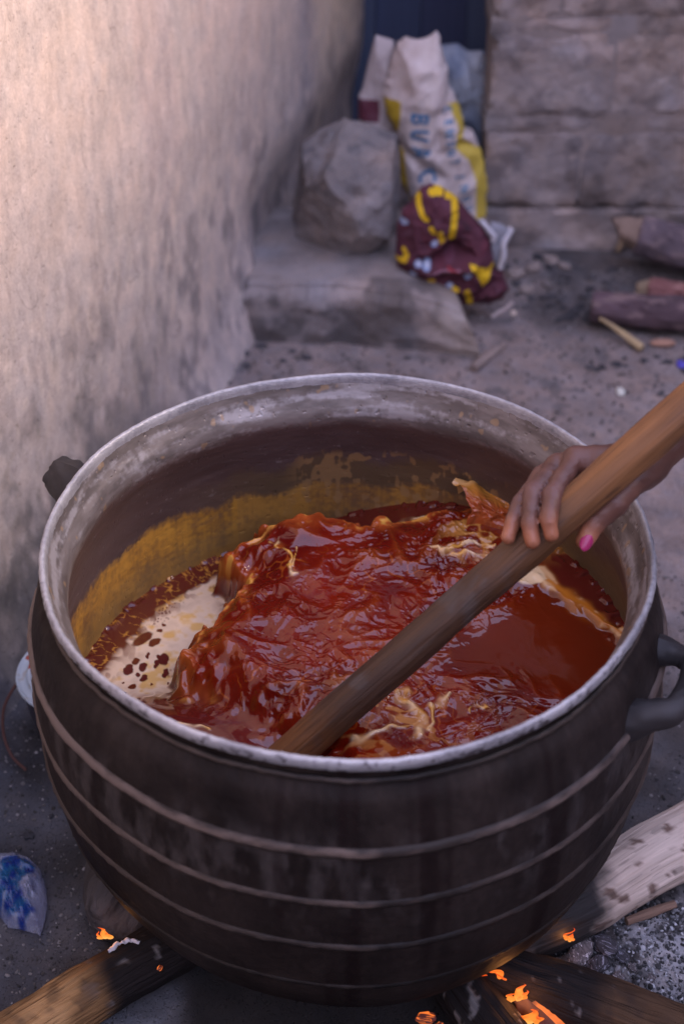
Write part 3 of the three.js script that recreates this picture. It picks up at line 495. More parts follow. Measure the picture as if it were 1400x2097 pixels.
  const innerP = spline([[0.3224, -0.009], [0.3165, -0.024], [0.3075, -0.042], [0.3060, -0.054], [0.3085, -0.066], [0.316, -0.088], [0.326, -0.125], [0.333, -0.175], [0.336, -0.24], [0.330, -0.30], [0.300, -0.36], [0.20, -0.40], [0.0001, -0.415]], 200);
  const yAt = (v) => { const i = clamp(v) * 200, k = Math.min(199, Math.floor(i)); return mix(innerP[k].y, innerP[k + 1].y, i - k); };
  const metalMap = tex(2048, 1024, (u, v) => {
    if (v > 0.66) return [0.1, 0.06, 0.03];
    const a = u * 6.2832, sx = Math.sin(a), cz = Math.cos(a), y = yAt(v), f = fbm(sx * 4, y * 22, cz * 4, 4), g = fbm(sx * 9, y * 120, cz * 9, 4), k = fbm(sx * 60, y * 200, cz * 60, 3), b = fbm(sx * 5, y * 90, cz * 5, 4), m = fbm(sx * 26, y * 70, cz * 26, 2);
    let c = mix3([0.20, 0.175, 0.165], [0.11, 0.092, 0.084], clamp(0.5 + 1.2 * f + 1.2 * g));
    c = mix3(c, [0.37, 0.355, 0.365], sst(-0.05, 0.45, b + 0.3 * k) * 0.7);                                   // scoured streaks
    c = mix3(c, [0.11, 0.095, 0.09], sst(0.0, 0.5, 0.5 * m + 0.8 * g - 0.35 * k) * 0.7);                       // pits and grime
    c = mix3(c, [0.33, 0.22, 0.12], sst(0.36, 0.46, m) * 0.6);
    const filmShade = sst(-0.052, -0.066, y + 0.012 * f + 0.004 * k);                                           // brown film under the neck, the overhang's shade put into its colour too
    c = mix3(c, mix3([0.115, 0.074, 0.068], [0.085, 0.055, 0.052], clamp(0.5 + f)), filmShade * 0.93);
    c = mix3(c, [0.40, 0.36, 0.34], sst(0.45, 0.56, k + 0.2 * m) * filmShade * 0.3);
    // dried ochre sauce: a brushed band on the left, lower ragged patches round the back
    const back = Math.abs(Math.atan2(sx, -cz)), side = Math.atan2(sx, -cz);                               // 0 at the back, negative to the left
    const drip = 0.7 * g3(sx * 17, y * 6, cz * 17) + 0.5 * g3(sx * 47, y * 9, cz * 47) + 0.3 * g3(sx * 110, y * 16, cz * 110), edge = 0.022 * g3(sx * 5, 2, cz * 5) + 0.006 * drip + 0.006 * k;
    const topY = -0.170;
    const och = sst(topY + 0.006, topY - 0.010, y - edge) * (side > 0.5 ? sst(1.2, 0.7, side) : 1), thin = clamp(0.88 + 0.25 * drip + 0.5 * f + 0.4 * k);
    const low = side < -0.45 ? 1 : 0.75;
    c = mix3(c, mix3([0.36, 0.18, 0.028], [0.58, 0.31, 0.05], clamp(0.5 + 0.45 * drip + 1.2 * f + 0.5 * k)), och * clamp(thin) * low);
    c = mix3(c, [0.20, 0.135, 0.055], och * sst(-0.20, -0.25, y + 0.012 * drip) * 0.6);
    const film = sst(-0.115, -0.14, y - 1.4 * edge) * (1 - och) * sst(0.9, 0.2, Math.abs(side - 0.05)); c = mix3(c, [0.15, 0.10, 0.045], film * 0.75);
    const patch = sst(0.08, 0.2, m + 0.5 * drip) * sst(-0.108, -0.125, y) * sst(0.5, 0.35, Math.abs(side - 0.22)); c = mix3(c, [0.34, 0.21, 0.09], patch * 0.75);
    c = mix3(c, [0.15, 0.10, 0.04], sst(0.6, 1.0, side) * sst(-0.10, -0.14, y - edge) * 0.7);
    return c;
  });
  const metalBump = tex(1024, 512, (u, v) => 0.5 + 0.45 * fbmP(u, v, 16, 30, 5, 77) - (n2p(u * 260, v * 160, 260, 160, 79) > 0.85 ? 0.3 : 0), false);
  const im = obj('inner_wall', lathe(innerP, 480, (a, y) => 0.0012 * fbm(Math.sin(a) * 9, y * 40, Math.cos(a) * 9, 3)), M({ map: metalMap, bumpMap: rep(metalBump, 2, 1), bumpScale: 0.0025, roughness: 0.5, metalness: 0.35 }), potT);
  tag(im, 'scuffed metal inside of the pot with dried ochre sauce');
  const iron = M({ color: [0.022, 0.019, 0.02], roughness: 0.6, map: stoneMap, bumpMap: stoneBump, bumpScale: 0.003 });
  for (const s of [1, -1]) { const K = s > 0 ? 1 : 0.28, D = s > 0 ? -0.012 : 0.0;
    const c = [0.905 * s, 0.425 * s], t = [-0.425 * s, 0.905 * s], at = (r, w, y) => { r = 0.335 + (r - 0.335) * (s > 0 ? 0.62 : 0.64); w *= K * 1.0; y += D; return [c[0] * r + t[0] * w, y, c[1] * r + t[1] * w]; };
    const g = bar([at(0.335, -0.056, -0.072), at(0.372, -0.052, -0.066), at(0.402, -0.042, -0.062), at(0.415, 0, -0.060), at(0.404, 0.036, -0.062), at(0.372, 0.044, -0.070), at(0.335, 0.046, -0.085)], [0.020, 0.0125, 0.0115, 0.0125, 0.014, 0.017, 0.024], 24, 60, (a, b, q) => (s > 0 ? 0.0013 : 0.004) * n3(a * 3, b * 3, q * 80), 0.005);
    const stub = s < 0 ? bar([at(0.325, 0, -0.06), at(0.37, 0.02, -0.05), at(0.425, 0.06, -0.046)], [0.034, 0.029, 0.020], 28, 50, (a, b, q) => 0.004 * n3(a * 1.6, b * 1.6, q * 40) + 0.002 * n3(a * 5, b * 5, q * 90), 0.01) : null;
    obj('handle', stub || g, iron, potT);
  }
}

// ───────── the stew ─────────
const stewT = thing('stew', [0, RIM, 0], 'glossy red palm oil stew being stirred in the pot', 'stew');
{
  const foam = mm([[-140, -270], [-166, -248], [-205, -213], [-234, -184], [-255, -151], [-275, -105], [-299, -61], [-325, -20], [-320, 30], [-262, 20], [-236, 28], [-238, 7], [-221, 0], [-198, 6], [-180, -2], [-190, -40], [-190, -70], [-165, -110], [-145, -140], [-140, -180]]);
  const holes = [[-252, -122, 16, 8, -50], [-236, -116, 10, 6, -55], [-256, -80, 5, 7, 0], [-263, -65, 6, 11, 0], [-246, -70, 5, 8, 0], [-230, -76, 3, 8, 0], [-222, -84, 7, 11, 0], [-217, -59, 4, 9, 0], [-242, -50, 5, 7, 0], [-251, -56, 3, 5, 0], [-254, -32, 5, 6, 0], [-280, -23, 6, 8, 0], [-271, -21, 3, 4, 0], [-262, -15, 3, 4, 0], [-254, 2, 4, 4, 0], [-228, -148, 3, 3, 0], [-232, -138, 4, 4, -40], [-232, -37, 2, 3, 0], [-229, -89, 2, 4, 0], [-211, -41, 2, 3, 0], [-267, -41, 2, 3, 0], [-242, -91, 2, 6, 0]].map(([x, z, a, b, r]) => [x / 1000, z / 1000, a / 1000, b / 1000, Math.cos(r / 57.3), Math.sin(r / 57.3)]);
  const mass = mm([[-162, -212], [-139, -240], [-114, -260], [-64, -274], [0, -272], [64, -269], [103, -285], [155, -300], [202, -305], [233, -260], [221, -161], [243, -152], [258, -128], [279, -100], [299, -78], [314, -56], [345, -24], [380, 60], [300, 400], [-20, 400], [-42, 164], [-74, 143], [-96, 125], [-124, 99], [-148, 76], [-169, 45], [-192, 25], [-201, -7], [-202, -37], [-192, -63], [-182, -89], [-164, -112], [-144, -135], [-136, -165], [-150, -190]]);
  const ridgeR = mm([[205, -172], [221, -161], [243, -152], [258, -128], [279, -100], [299, -78], [314, -56], [328, -39], [345, -20]]);
  const strands = [[mm([[118, -200], [136, -192], [161, -198], [192, -200]]), 0.0045], [mm([[148, -186], [162, -178], [178, -176]]), 0.005], [mm([[-81, -215], [-68, -185], [-59, -152]]), 0.0016], [mm([[-58, -205], [-62, -181], [-58, -160]]), 0.0013], [mm([[-64, -166], [-58, -148]]), 0.0032], [mm([[74, 66], [81, 100], [88, 134]]), 0.006], [mm([[97, 112], [93, 78]]), 0.003], [mm([[10, 132], [43, 126], [70, 112], [80, 95]]), 0.004], [mm([[101, 78], [112, 66], [122, 59]]), 0.0042], [mm([[-187, 84], [-176, 79], [-153, 89]]), 0.003], [mm([[140, 92], [165, 84]]), 0.0016], [mm([[-120, -262], [-90, -270], [-60, -275], [-30, -272]]), 0.004], [mm([[75, -274], [100, -290], [112, -292]]), 0.005], [mm([[15, -262], [30, -266]]), 0.003]];
  const cream = mm([[200, -138], [219, -163], [243, -163], [256, -136], [247, -128], [212, -129]]);
  const st0 = [0.22, -0.15], st1 = [-0.03, 0.12], sd = Math.hypot(st1[0] - st0[0], st1[1] - st0[1]);
  const R = 0.343;
  function field(x, z) {
    const wx = x + 0.010 * n3(x * 38, 1, z * 38) + 0.006 * n3(x * 95, 5, z * 95), wz = z + 0.010 * n3(x * 38, 7, z * 38) + 0.006 * n3(x * 95, 9, z * 95);
    const dM = polyD(wx, wz, mass), left = sst(0.02, -0.06, x - 0.3 * z);
    const side = ((x - st0[0]) * (st1[1] - st0[1]) - (z - st0[1]) * (st1[0] - st0[0])) / sd;             // + right of the stirring stick
    const calm = sst(0.0, 0.055, side) * sst(0.02, -0.05, z - 0.035 - 0.45 * (x - 0.15));
    const flat = gs(Math.hypot((x - 0.055) / 1.5, z + 0.115), 0.026) * 0.85;
    const amp = mix(1, 0.07, Math.max(calm, flat)) * (0.6 + 0.4 * sst(0, 0.05, dM));
    const liq = mix(-0.264, -0.176, sst(-0.17, 0.24, x)) + 0.060 * sst(-0.05, 0.09, z) * sst(0.05, -0.15, x) + 0.0012 * n3(x * 30, 2, z * 30);
    const ax = x + 0.034 * g3(x * 9, 3, z * 9) + 0.010 * g3(x * 24, 13, z * 24), az = z + 0.034 * g3(x * 9, 8, z * 9) + 0.010 * g3(x * 24, 18, z * 24);
    const lump = sst(-0.35, 0.35, g3(x * 11, 30, z * 13));                                                   // lumpy here, smooth there
    const big = g3(ax * 13, 1.5, az * 16), mid = 0.45 - Math.abs(g3(ax * 27, 4.5, az * 34)) * 1.6, fine = 0.4 - Math.abs(g3(ax * 62, 7, az * 74)) * 1.5, tiny = g3(ax * 150, 2, az * 165);
    let m = -0.178 + amp * (0.0075 * big + 0.0070 * mid * (0.4 + 0.6 * lump) + 0.0034 * fine * (0.15 + 0.85 * lump) + 0.0005 * tiny * lump) + 0.0012 * g3(x * 16, 3, z * 19);
    const B = (f, s) => { const cx = Math.floor(wx * f), cz = Math.floor(wz * f); let k = 0; for (let i = -1; i < 2; i++) for (let j = -1; j < 2; j++) { const on = hash(cx + i, cz + j, s); if (on < 0.5) { const r = 0.16 + 0.5 * on, q = Math.hypot(wx * f - cx - i - hash(cx + i, cz + j, s + 1), wz * f - cz - j - hash(cx + i, cz + j, s + 2)) / r; if (q < 1) k = Math.max(k, r * Math.sqrt(1 - q * q)); } } return k / f; };
    const rough = (0.25 + 0.75 * lump) * (1 - Math.max(calm, flat)) * sst(0.0, 0.02, dM);
    m += rough * (0.55 * B(75, 11) * sst(-0.2, 0.3, g3(x * 22, 40, z * 22)) + 0.5 * B(160, 21));
    m -= 0.030 * sst(0.08, 0.0, dM) * left;
    m += 0.012 * sst(-0.16, -0.26, z) * sst(0.02, -0.1, x) - 0.004 * calm;
    const dR = lineD(x + 0.006 * g3(x * 50, 2, z * 50), z + 0.005 * g3(x * 60, 12, z * 60), ridgeR) / (0.8 + 0.7 * g3(x * 30, 22, z * 30));
    m += 0.008 * gs(dM - 0.012, 0.010) * (0.5 + 0.9 * g3(x * 50, 3, z * 50)) * left * sst(0.08, -0.02, z) + 0.007 * gs(dR, 0.008);
    const t = sst(-0.006, 0.020 + 0.03 * sst(-0.03, 0.06, z), dM);
    let h = mix(liq, m, t), sK = 0, sI = 0;
    for (const [p, w] of strands) { const d = lineD(wx * 0.8 + x * 0.2, wz * 0.8 + z * 0.2, p) / (w * (0.75 + 0.5 * g3(x * 60, 9, z * 60))); const k = gs(d, 1.0) * clamp(0.75 + 0.7 * n3(x * 90, 4, z * 90)); if (k > sK) { sK = k; sI = w; } }
    h += Math.min(0.004, sI * 0.7) * sK;
    return { h, dM, t, left, calm, big, mid, fine, tiny, liq, dR, sK, wx, wz, flat };
  }
  const worley = (x, z) => { const xi = Math.floor(x), zi = Math.floor(z); let m = 9; for (let i = -1; i < 2; i++) for (let j = -1; j < 2; j++) { const a = xi + i + hash(xi + i, zi + j, 3), b = zi + j + hash(xi + i, zi + j, 5), r = 0.5 + 0.8 * hash(xi + i, zi + j, 7); m = Math.min(m, Math.hypot(x - a, z - b) / r); } return m; };
  const base = (o, x, z) => {
    const f = fbm(x * 16, 3, z * 16, 3);
    let c = mix3([0.085, 0.0032, 0.0013], [0.175, 0.0105, 0.0020], clamp(0.35 + 0.9 * f + 0.3 * o.mid));
    c = mix3(c, [0.105, 0.0125, 0.0022], o.calm * 0.85);
    c = mix3(c, [0.28, 0.062, 0.010], sst(0.1, 0.55, o.mid * 0.7 + 0.6 * o.big) * 0.35 * (1 - o.calm));
    const th = sst(0.05, 0.0, Math.abs(g3(o.wx * 34, 3, o.wz * 34))) * sst(-0.05, 0.3, g3(x * 15, 60, z * 15)); c = mix3(c, [0.40, 0.10, 0.012], th * 0.45 * (1 - o.calm));
    return c;
  };
  const colour = (o, x, z) => {
    const n = n3(x * 150, 3, z * 150), k = fbm(x * 55, 6, z * 55, 3);
    let c = mix3([0.085, 0.008, 0.006], base(o, x, z), o.t);
    // lacy cream foam on the low liquid at the left
    const q = Math.hypot(x, z), ang = Math.atan2(x, z);
    let fd = polyD(x + 0.010 * g3(x * 45, 1, z * 45) + 0.004 * n, z + 0.010 * g3(x * 45, 8, z * 45), foam), fm = sst(-0.003, 0.004, fd);
    for (const [hx, hz, a, b, ca, sa] of holes) { const dx = x - hx + 0.0022 * g3(x * 140, 2, z * 140), dz = z - hz + 0.0022 * g3(x * 140, 6, z * 140), u = (dx * ca + dz * sa) / a, v = (-dx * sa + dz * ca) / b; fm *= sst(0.88, 1.12, Math.hypot(u, v)); }
    const wx2 = x * 62 + 1.2 * g3(x * 40, 2, z * 40), wz2 = z * 40 + 1.2 * g3(x * 40, 5, z * 40), cell = worley(wx2, wz2), cell2 = worley(x * 210 + 9, z * 140);
    fm *= mix(1, sst(0.30, 0.42, cell), sst(0.030, 0.0, fd) * 0.55 + 0.05) * mix(1, sst(0.22, 0.34, cell2), 0.8 * sst(0.15, 0.4, g3(x * 24, 3, z * 24)) * sst(0.03, 0.01, fd));
    fm *= (1 - o.t) * sst(-0.001, -0.008, o.dM) * sst(0.304, 0.290, q - 0.02 * sst(-0.1, 0.05, z) + 0.004 * g3(ang * 30, 1, 3));
    c = mix3(c, mix3([0.72, 0.54, 0.36], [0.60, 0.36, 0.12], sst(-0.05, 0.35, k)), clamp(fm * (0.93 + 0.3 * k)));
    // thin oil threads between foam and pot wall
    const fr = (1 - o.t) * sst(0.282, 0.296, q) * sst(0.0, -0.1, x), th = sst(0.09, 0.02, Math.abs(g3(ang * 34 + 0.8 * g3(ang * 60, q * 80, 2), q * 46, 3))) * sst(0.0, 0.35, g3(ang * 14, q * 30, 9) + 0.2);
    c = mix3(c, [0.46, 0.20, 0.03], fr * th * 0.85);
    // orange and yellow oil along the torn edge of the thick part
    const e = gs(o.dM - 0.017, 0.008) * Math.max(o.left, sst(-0.2, -0.26, z)) * sst(0.07, -0.02, z + 0.02 * k) * (0.4 + 0.6 * sst(-0.2, 0.3, k));
    c = mix3(c, [0.50, 0.12, 0.024], e * 0.9); c = mix3(c, [0.66, 0.34, 0.06], e * sst(0.08, 0.3, k + 0.3 * n) * 0.9);
    const r = gs(o.dR, 0.009); c = mix3(c, [0.52, 0.19, 0.02], r * 0.85); c = mix3(c, [0.62, 0.42, 0.22], gs(o.dR - 0.006, 0.0035) * sst(-0.2, 0.2, k) * 0.9);
    const cr = sst(-0.001, 0.003, polyD(o.wx * 0.4 + x * 0.6, o.wz * 0.4 + z * 0.6, cream)); c = mix3(c, mix3([0.66, 0.50, 0.30], [0.60, 0.32, 0.05], sst(0.225, 0.205, x + 0.2 * n * 0.02)), cr);
    c = mix3(c, mix3([0.66, 0.47, 0.27], [0.58, 0.29, 0.05], clamp(0.5 + 1.5 * k)), clamp(o.sK * 1.5) * 0.92);
    // cream swirls drawn out in front of the stick
    const sw = sst(0.28, 0.42, ridge(x * 26 + 0.5 * k, 2, z * 40 + 0.5 * k, 2)) * gs(Math.hypot((x - 0.05) / 1.6, z - 0.105), 0.05); c = mix3(c, [0.55, 0.26, 0.07], sw * 0.6);
    const bk = sst(0.30, 0.45, ridge(x * 30, 5, z * 30, 2)) * sst(0.1, 0.17, x) * sst(-0.15, -0.22, z); c = mix3(c, [0.55, 0.28, 0.06], bk * 0.6);
    return c;
  };
  const ax = [], az = []; for (let x = -R; x <= R + 1e-6; x += R / 310) ax.push(x); for (let z = -R; z < 0.175; z += 0.0011) az.push(z); for (let z = 0.175; z <= R + 1e-6; z += 0.006) az.push(z);
  const nu = ax.length - 1, nv = az.length - 1, memo = new Array((nu + 1) * (nv + 1));
  const F = (u, v) => { const i = Math.round(u * nu), j = Math.round(v * nv), k = j * (nu + 1) + i; if (!memo[k]) { let x = ax[i], z = az[j]; const q = Math.hypot(x, z); if (q > R) { x *= R / q; z *= R / q; } const o = field(x, z); o.x = x; o.z = z; o.ring = sst(0.318, 0.335, q) * (1 - o.t); memo[k] = o; } return memo[k]; };
  const g = grid(nu, nv, (u, v) => { const o = F(u, v); const a = Math.atan2(o.x, o.z), q = Math.hypot(o.x, o.z); return [o.x, o.h + o.ring * 0.004 * sst(0.0, 0.6, n3(a * 46, q * 90, 2)), o.z]; }, null, (u, v) => { const o = F(u, v); return colour(o, o.x, o.z); });
  const wet = new THREE.MeshPhysicalMaterial({ vertexColors: true, roughness: 0.07, ior: 1.5, specularIntensity: 1, side: THREE.DoubleSide });
  obj('stew_surface', g, wet, stewT);
  // a skin of oily stew pushed up against the back of the pot
  const A = [0.143, -0.128, -0.285], B = [0.232, -0.160, -0.284], C = [0.155, -0.172, -0.248], D = [0.232, -0.182, -0.225];
  const sk = grid(90, 80, (u, v) => {
    const w = v < 0.25 ? 1 - v / 0.25 : (v - 0.25) / 0.75, p = [0, 1, 2].map((i) => mix(mix(A[i], B[i], u), mix(C[i], D[i], u), w));
    if (v < 0.25) return [p[0] + 0.004, mix(mix(A[1], B[1], u), -0.2, w), mix(mix(A[2], B[2], u), -0.31, w)];
    const b = Math.sin(Math.PI * clamp(w)) * 0.012 + 0.006 * ridge(u * 4, w * 5, 3, 3) * Math.sin(Math.PI * clamp(w * 0.8 + 0.1));
    const lf = (1 - u) * (1 - u), nz = g3(w * 3, 5, u * 2); return [p[0] + 0.5 * b + lf * (0.016 * Math.sin(2.6 * w + 0.3) * w + 0.008 * nz) + 0.004 * u * nz, p[1] - 0.016 * lf * lf * sst(0.25, 0.0, w) * (0.5 + nz) + 0.008 * g3(u * 5, 2, 7) * sst(0.4, 0, w) + b * 0.6 - (w > 0.9 ? (w - 0.9) * 0.15 : 0), p[2] + b + 0.004 * n3(u * 5, 3, w * 4)];
  }, null, (u, v) => { const w = v < 0.25 ? 0 : (v - 0.25) / 0.75, k = 0.5 - Math.abs(g3(u * 3 + 0.6 * g3(u * 7, w * 6, 1), w * 4, 8)) * 1.3; let c = mix3([0.46, 0.20, 0.03], [0.32, 0.065, 0.015], sst(0.1, 0.55, w + 0.2 * k)); c = mix3(c, [0.24, 0.14, 0.02], sst(0.35, 0.9, u) * sst(0.45, 0.1, w) * 0.8); return mix3(c, [0.62, 0.38, 0.16], Math.max(sst(0.10, 0.0, w), sst(0.42, 0.6, k) * 0.6) * 0.7); });
  tag(obj('stew_skin', sk, wet, stewT), 'orange oily fold of stew standing up at the back of the pot');
}

// ───────── stirring stick and the arm that holds it ─────────
{
  const P0 = [-0.132, 0.2738, 0.1524], P1 = [0.3413, 0.7254, 0.0207], d = V(P1).sub(V(P0)), E = V(P1).add(d.clone().multiplyScalar(0.75)).toArray();
  const g = bar([P0, V(P0).lerp(V(P1), 0.33).add(V([0, 0.002, 0.001])).toArray(), V(P0).lerp(V(P1), 0.66).toArray(), P1, E], [0.0225, 0.0208, 0.0206, 0.0212, 0.0215, 0.0222, 0.023], 48, 240, (a, b, s) => 0.0014 * n3(a * 1.3, b * 1.3, s * 11) + 0.0007 * n3(a * 3, b * 3, s * 26) + 0.0004 * n3(a * 8, b * 8, s * 40), 0.004);
  const p = V(P0), dir = d.clone().normalize();
  colBy(g, (x, y, z) => { const s = V([x, y, z]).sub(p).dot(dir), f = fbm(x * 20, y * 14, z * 20, 4), k = fbm(x * 60, y * 24, z * 60, 3); let c = mix3([0.30, 0.130, 0.040], [0.18, 0.078, 0.028], clamp(0.5 + 1.2 * f)); c = mix3(c, [0.042, 0.019, 0.010], sst(0.60, 0.38, s + 0.12 * f) * 0.88); c = mix3(c, [0.085, 0.07, 0.065], sst(0.12, 0.36, k + 0.3 * f) * sst(0.52, 0.38, s) * 0.5); return mix3(c, [0.20, 0.075, 0.018], sst(0.19, 0.13, s + 0.03 * k) * 0.8); });
  const m = M({ map: rep(grainMap, 7, 3.2), bumpMap: rep(grainBump, 7, 3.2), bumpScale: 0.0014, vertexColors: true, roughness: 0.62 });
  tag(obj('stirring_stick', g, m), 'long round wooden stirring stick slanting from the stew to the upper right', 'stick');
}
{
  const J = { W: [0.3109, 0.6472, 0.0059], E1: [0.3553, 0.6818, -0.0190], I0: [0.2450, 0.6488, -0.0041], I1: [0.2150, 0.6386, 0.0462], I2: [0.2084, 0.6299, 0.0750], I3: [0.2106, 0.6166, 0.0835], M0: [0.2272, 0.6371, -0.0082], M1: [0.1972, 0.6322, 0.0351], M2: [0.1900, 0.6215, 0.0690], M3: [0.1931, 0.6077, 0.0836], R0: [0.2128, 0.6235, -0.0068], R1: [0.1857, 0.6167, 0.0312], R2: [0.1743, 0.6105, 0.0597], R3: [0.1692, 0.6035, 0.0719], L0: [0.2054, 0.6117, -0.0011], L1: [0.1890, 0.5857, 0.0117], L2: [0.1808, 0.5728, 0.0206], L3: [0.1783, 0.5666, 0.0294], T0: [0.2987, 0.6396, 0.0239], T1: [0.2792, 0.6290, 0.0476], T2: [0.2591, 0.6100, 0.0558], T3: [0.2494, 0.5962, 0.0674], EL: [0.500, 0.792, -0.100] };
  const cap = (x, y, z, A, B, ra, rb) => { const a = J[A], b = J[B], dx = b[0] - a[0], dy = b[1] - a[1], dz = b[2] - a[2], t = clamp(((x - a[0]) * dx + (y - a[1]) * dy + (z - a[2]) * dz) / (dx * dx + dy * dy + dz * dz)); return Math.hypot(x - a[0] - t * dx, y - a[1] - t * dy, z - a[2] - t * dz) - mix(ra, rb, t); };
  const sm = (a, b, k) => { const h = clamp(0.5 + 0.5 * (b - a) / k); return mix(b, a, h) - k * h * (1 - h); };
  const chain = (x, y, z, n, r) => sm(sm(cap(x, y, z, n + '0', n + '1', r[0], r[1]), cap(x, y, z, n + '1', n + '2', r[1], r[2]), 0.003), cap(x, y, z, n + '2', n + '3', r[2], r[3]), 0.003);
  const CRE = ['I1', 'I2', 'M1', 'M2', 'R1', 'R2', 'T2'], AX = {}; for (const n of CRE) AX[n] = V(J[n[0] + (+n[1] + 1)]).sub(V(J[n[0] + (+n[1] - 1)])).normalize();
  const sdf = (x, y, z) => {
    const fi = Math.min(chain(x, y, z, 'I', [0.0118, 0.0104, 0.0088, 0.0080]), chain(x, y, z, 'M', [0.0116, 0.0105, 0.0090, 0.0082]), chain(x, y, z, 'R', [0.0110, 0.0098, 0.0085, 0.0077]), chain(x, y, z, 'L', [0.0095, 0.0082, 0.0072, 0.0066]));
    const th = chain(x, y, z, 'T', [0.0165, 0.0140, 0.0122, 0.0098]);
    let pal = 9; for (const [n, r] of [['I0', 0.0125], ['M0', 0.0125], ['R0', 0.012], ['L0', 0.0115]]) pal = sm(pal, cap(x, y, z, 'W', n, 0.0205, r), 0.010);
    let d = sm(pal, th, 0.010); d = sm(d, fi, 0.005);
    d = sm(d, sm(cap(x, y, z, 'W', 'E1', 0.0225, 0.0262), cap(x, y, z, 'E1', 'EL', 0.0262, 0.037), 0.01), 0.012);
    let cr = 0; for (const n of CRE) { const u = (x - J[n][0]) * AX[n].x + (y - J[n][1]) * AX[n].y + (z - J[n][2]) * AX[n].z, w = Math.hypot(x - J[n][0], y - J[n][1], z - J[n][2]); if (w < 0.02) cr += 0.0007 * (gs(u - 0.0022, 0.0009) + gs(u + 0.0020, 0.0009)) * sst(0.02, 0.012, w); }
    return d + cr + 0.0005 * n3(x * 260, y * 260, z * 260) + 0.0008 * n3(x * 110, y * 110, z * 110) + 0.0003 * ridge(x * 190, y * 190, z * 190, 2);
  };
  const N = 136, half = 0.192, C = [0.338, 0.694, -0.006], mc = new MarchingCubes(N, new THREE.MeshBasicMaterial(), false, false, 260000);
  for (let k = 0; k < N; k++) for (let j = 0; j < N; j++) for (let i = 0; i < N; i++) mc.field[i + N * (j + N * k)] = -sdf(C[0] + half * (i - N / 2) / (N / 2), C[1] + half * (j - N / 2) / (N / 2), C[2] + half * (k - N / 2) / (N / 2)) * 100;
  mc.isolation = 0; mc.update();
  let g = new THREE.BufferGeometry(); g.setAttribute('position', new THREE.BufferAttribute(mc.positionArray.slice(0, mc.count * 3), 3));
  g = mergeVertices(g, 1e-5); displace(g, (x, y, z) => [C[0] + half * x, C[1] + half * y, C[2] + half * z]);
  colBy(g, (x, y, z) => {
    const f = fbm(x * 40, y * 40, z * 40, 3); let c = mix3([0.120, 0.049, 0.032], [0.072, 0.030, 0.021], clamp(0.5 + f));
    let tip = 1e9; for (const n of ['I3', 'M3', 'R3', 'T3']) tip = Math.min(tip, Math.hypot(x - J[n][0], y - J[n][1], z - J[n][2])); c = mix3(c, [0.32, 0.118, 0.058], sst(0.030, 0.008, tip) * 0.8);
    let kn = 1e9; for (const n of ['I1', 'M1', 'R1', 'I0', 'M0', 'R0']) kn = Math.min(kn, Math.hypot(x - J[n][0], y - J[n][1], z - J[n][2])); return mix3(c, [0.13, 0.062, 0.055], sst(0.016, 0.008, kn) * 0.5);
  });
  const t = thing('person', [0, 0, 0], 'bare forearm and hand with a pink thumbnail gripping the stirring stick', 'person');
  obj('body', g, M({ vertexColors: true, roughness: 0.5 }), t);
  // lacquered thumbnail, lying on the back of the thumb tip
  const nl = weld(new THREE.SphereGeometry(1, 24, 16)); displace(nl, (x, y, z) => [x * 0.0070, y * 0.0098 * (y > 0 ? 0.9 : 1.05), z * 0.0024 - 0.0028 * x * x]);
  const axisY = V(J.T2).sub(V(J.T3)).normalize(), out = V([0.18, 0.55, 0.80]); out.sub(axisY.clone().multiplyScalar(out.dot(axisY))).normalize(); const sideX = new THREE.Vector3().crossVectors(axisY, out);
  nl.applyMatrix4(new THREE.Matrix4().makeBasis(sideX, axisY, out)); const np = V(J.T3).add(out.clone().multiplyScalar(0.0090)).add(axisY.clone().multiplyScalar(-0.0015)); nl.translate(np.x, np.y, np.z); nl.computeVertexNormals();
  tag(obj('thumbnail', nl, M({ color: [0.30, 0.022, 0.10], roughness: 0.22 }), t), 'pink lacquered thumbnail');
  const sl = bar([[0.47, 0.762, -0.078], [0.53, 0.82, -0.11], [0.62, 0.93, -0.11], [0.74, 1.10, -0.06]], [0.055, 0.056, 0.062, 0.072, 0.08], 40, 60, (a, b, s) => 0.004 * ridge(a * 2, b * 2, s * 14, 2), 0.01);
  obj('sleeve', sl, M({ color: [0.16, 0.09, 0.14], roughness: 0.9 }), t);
}

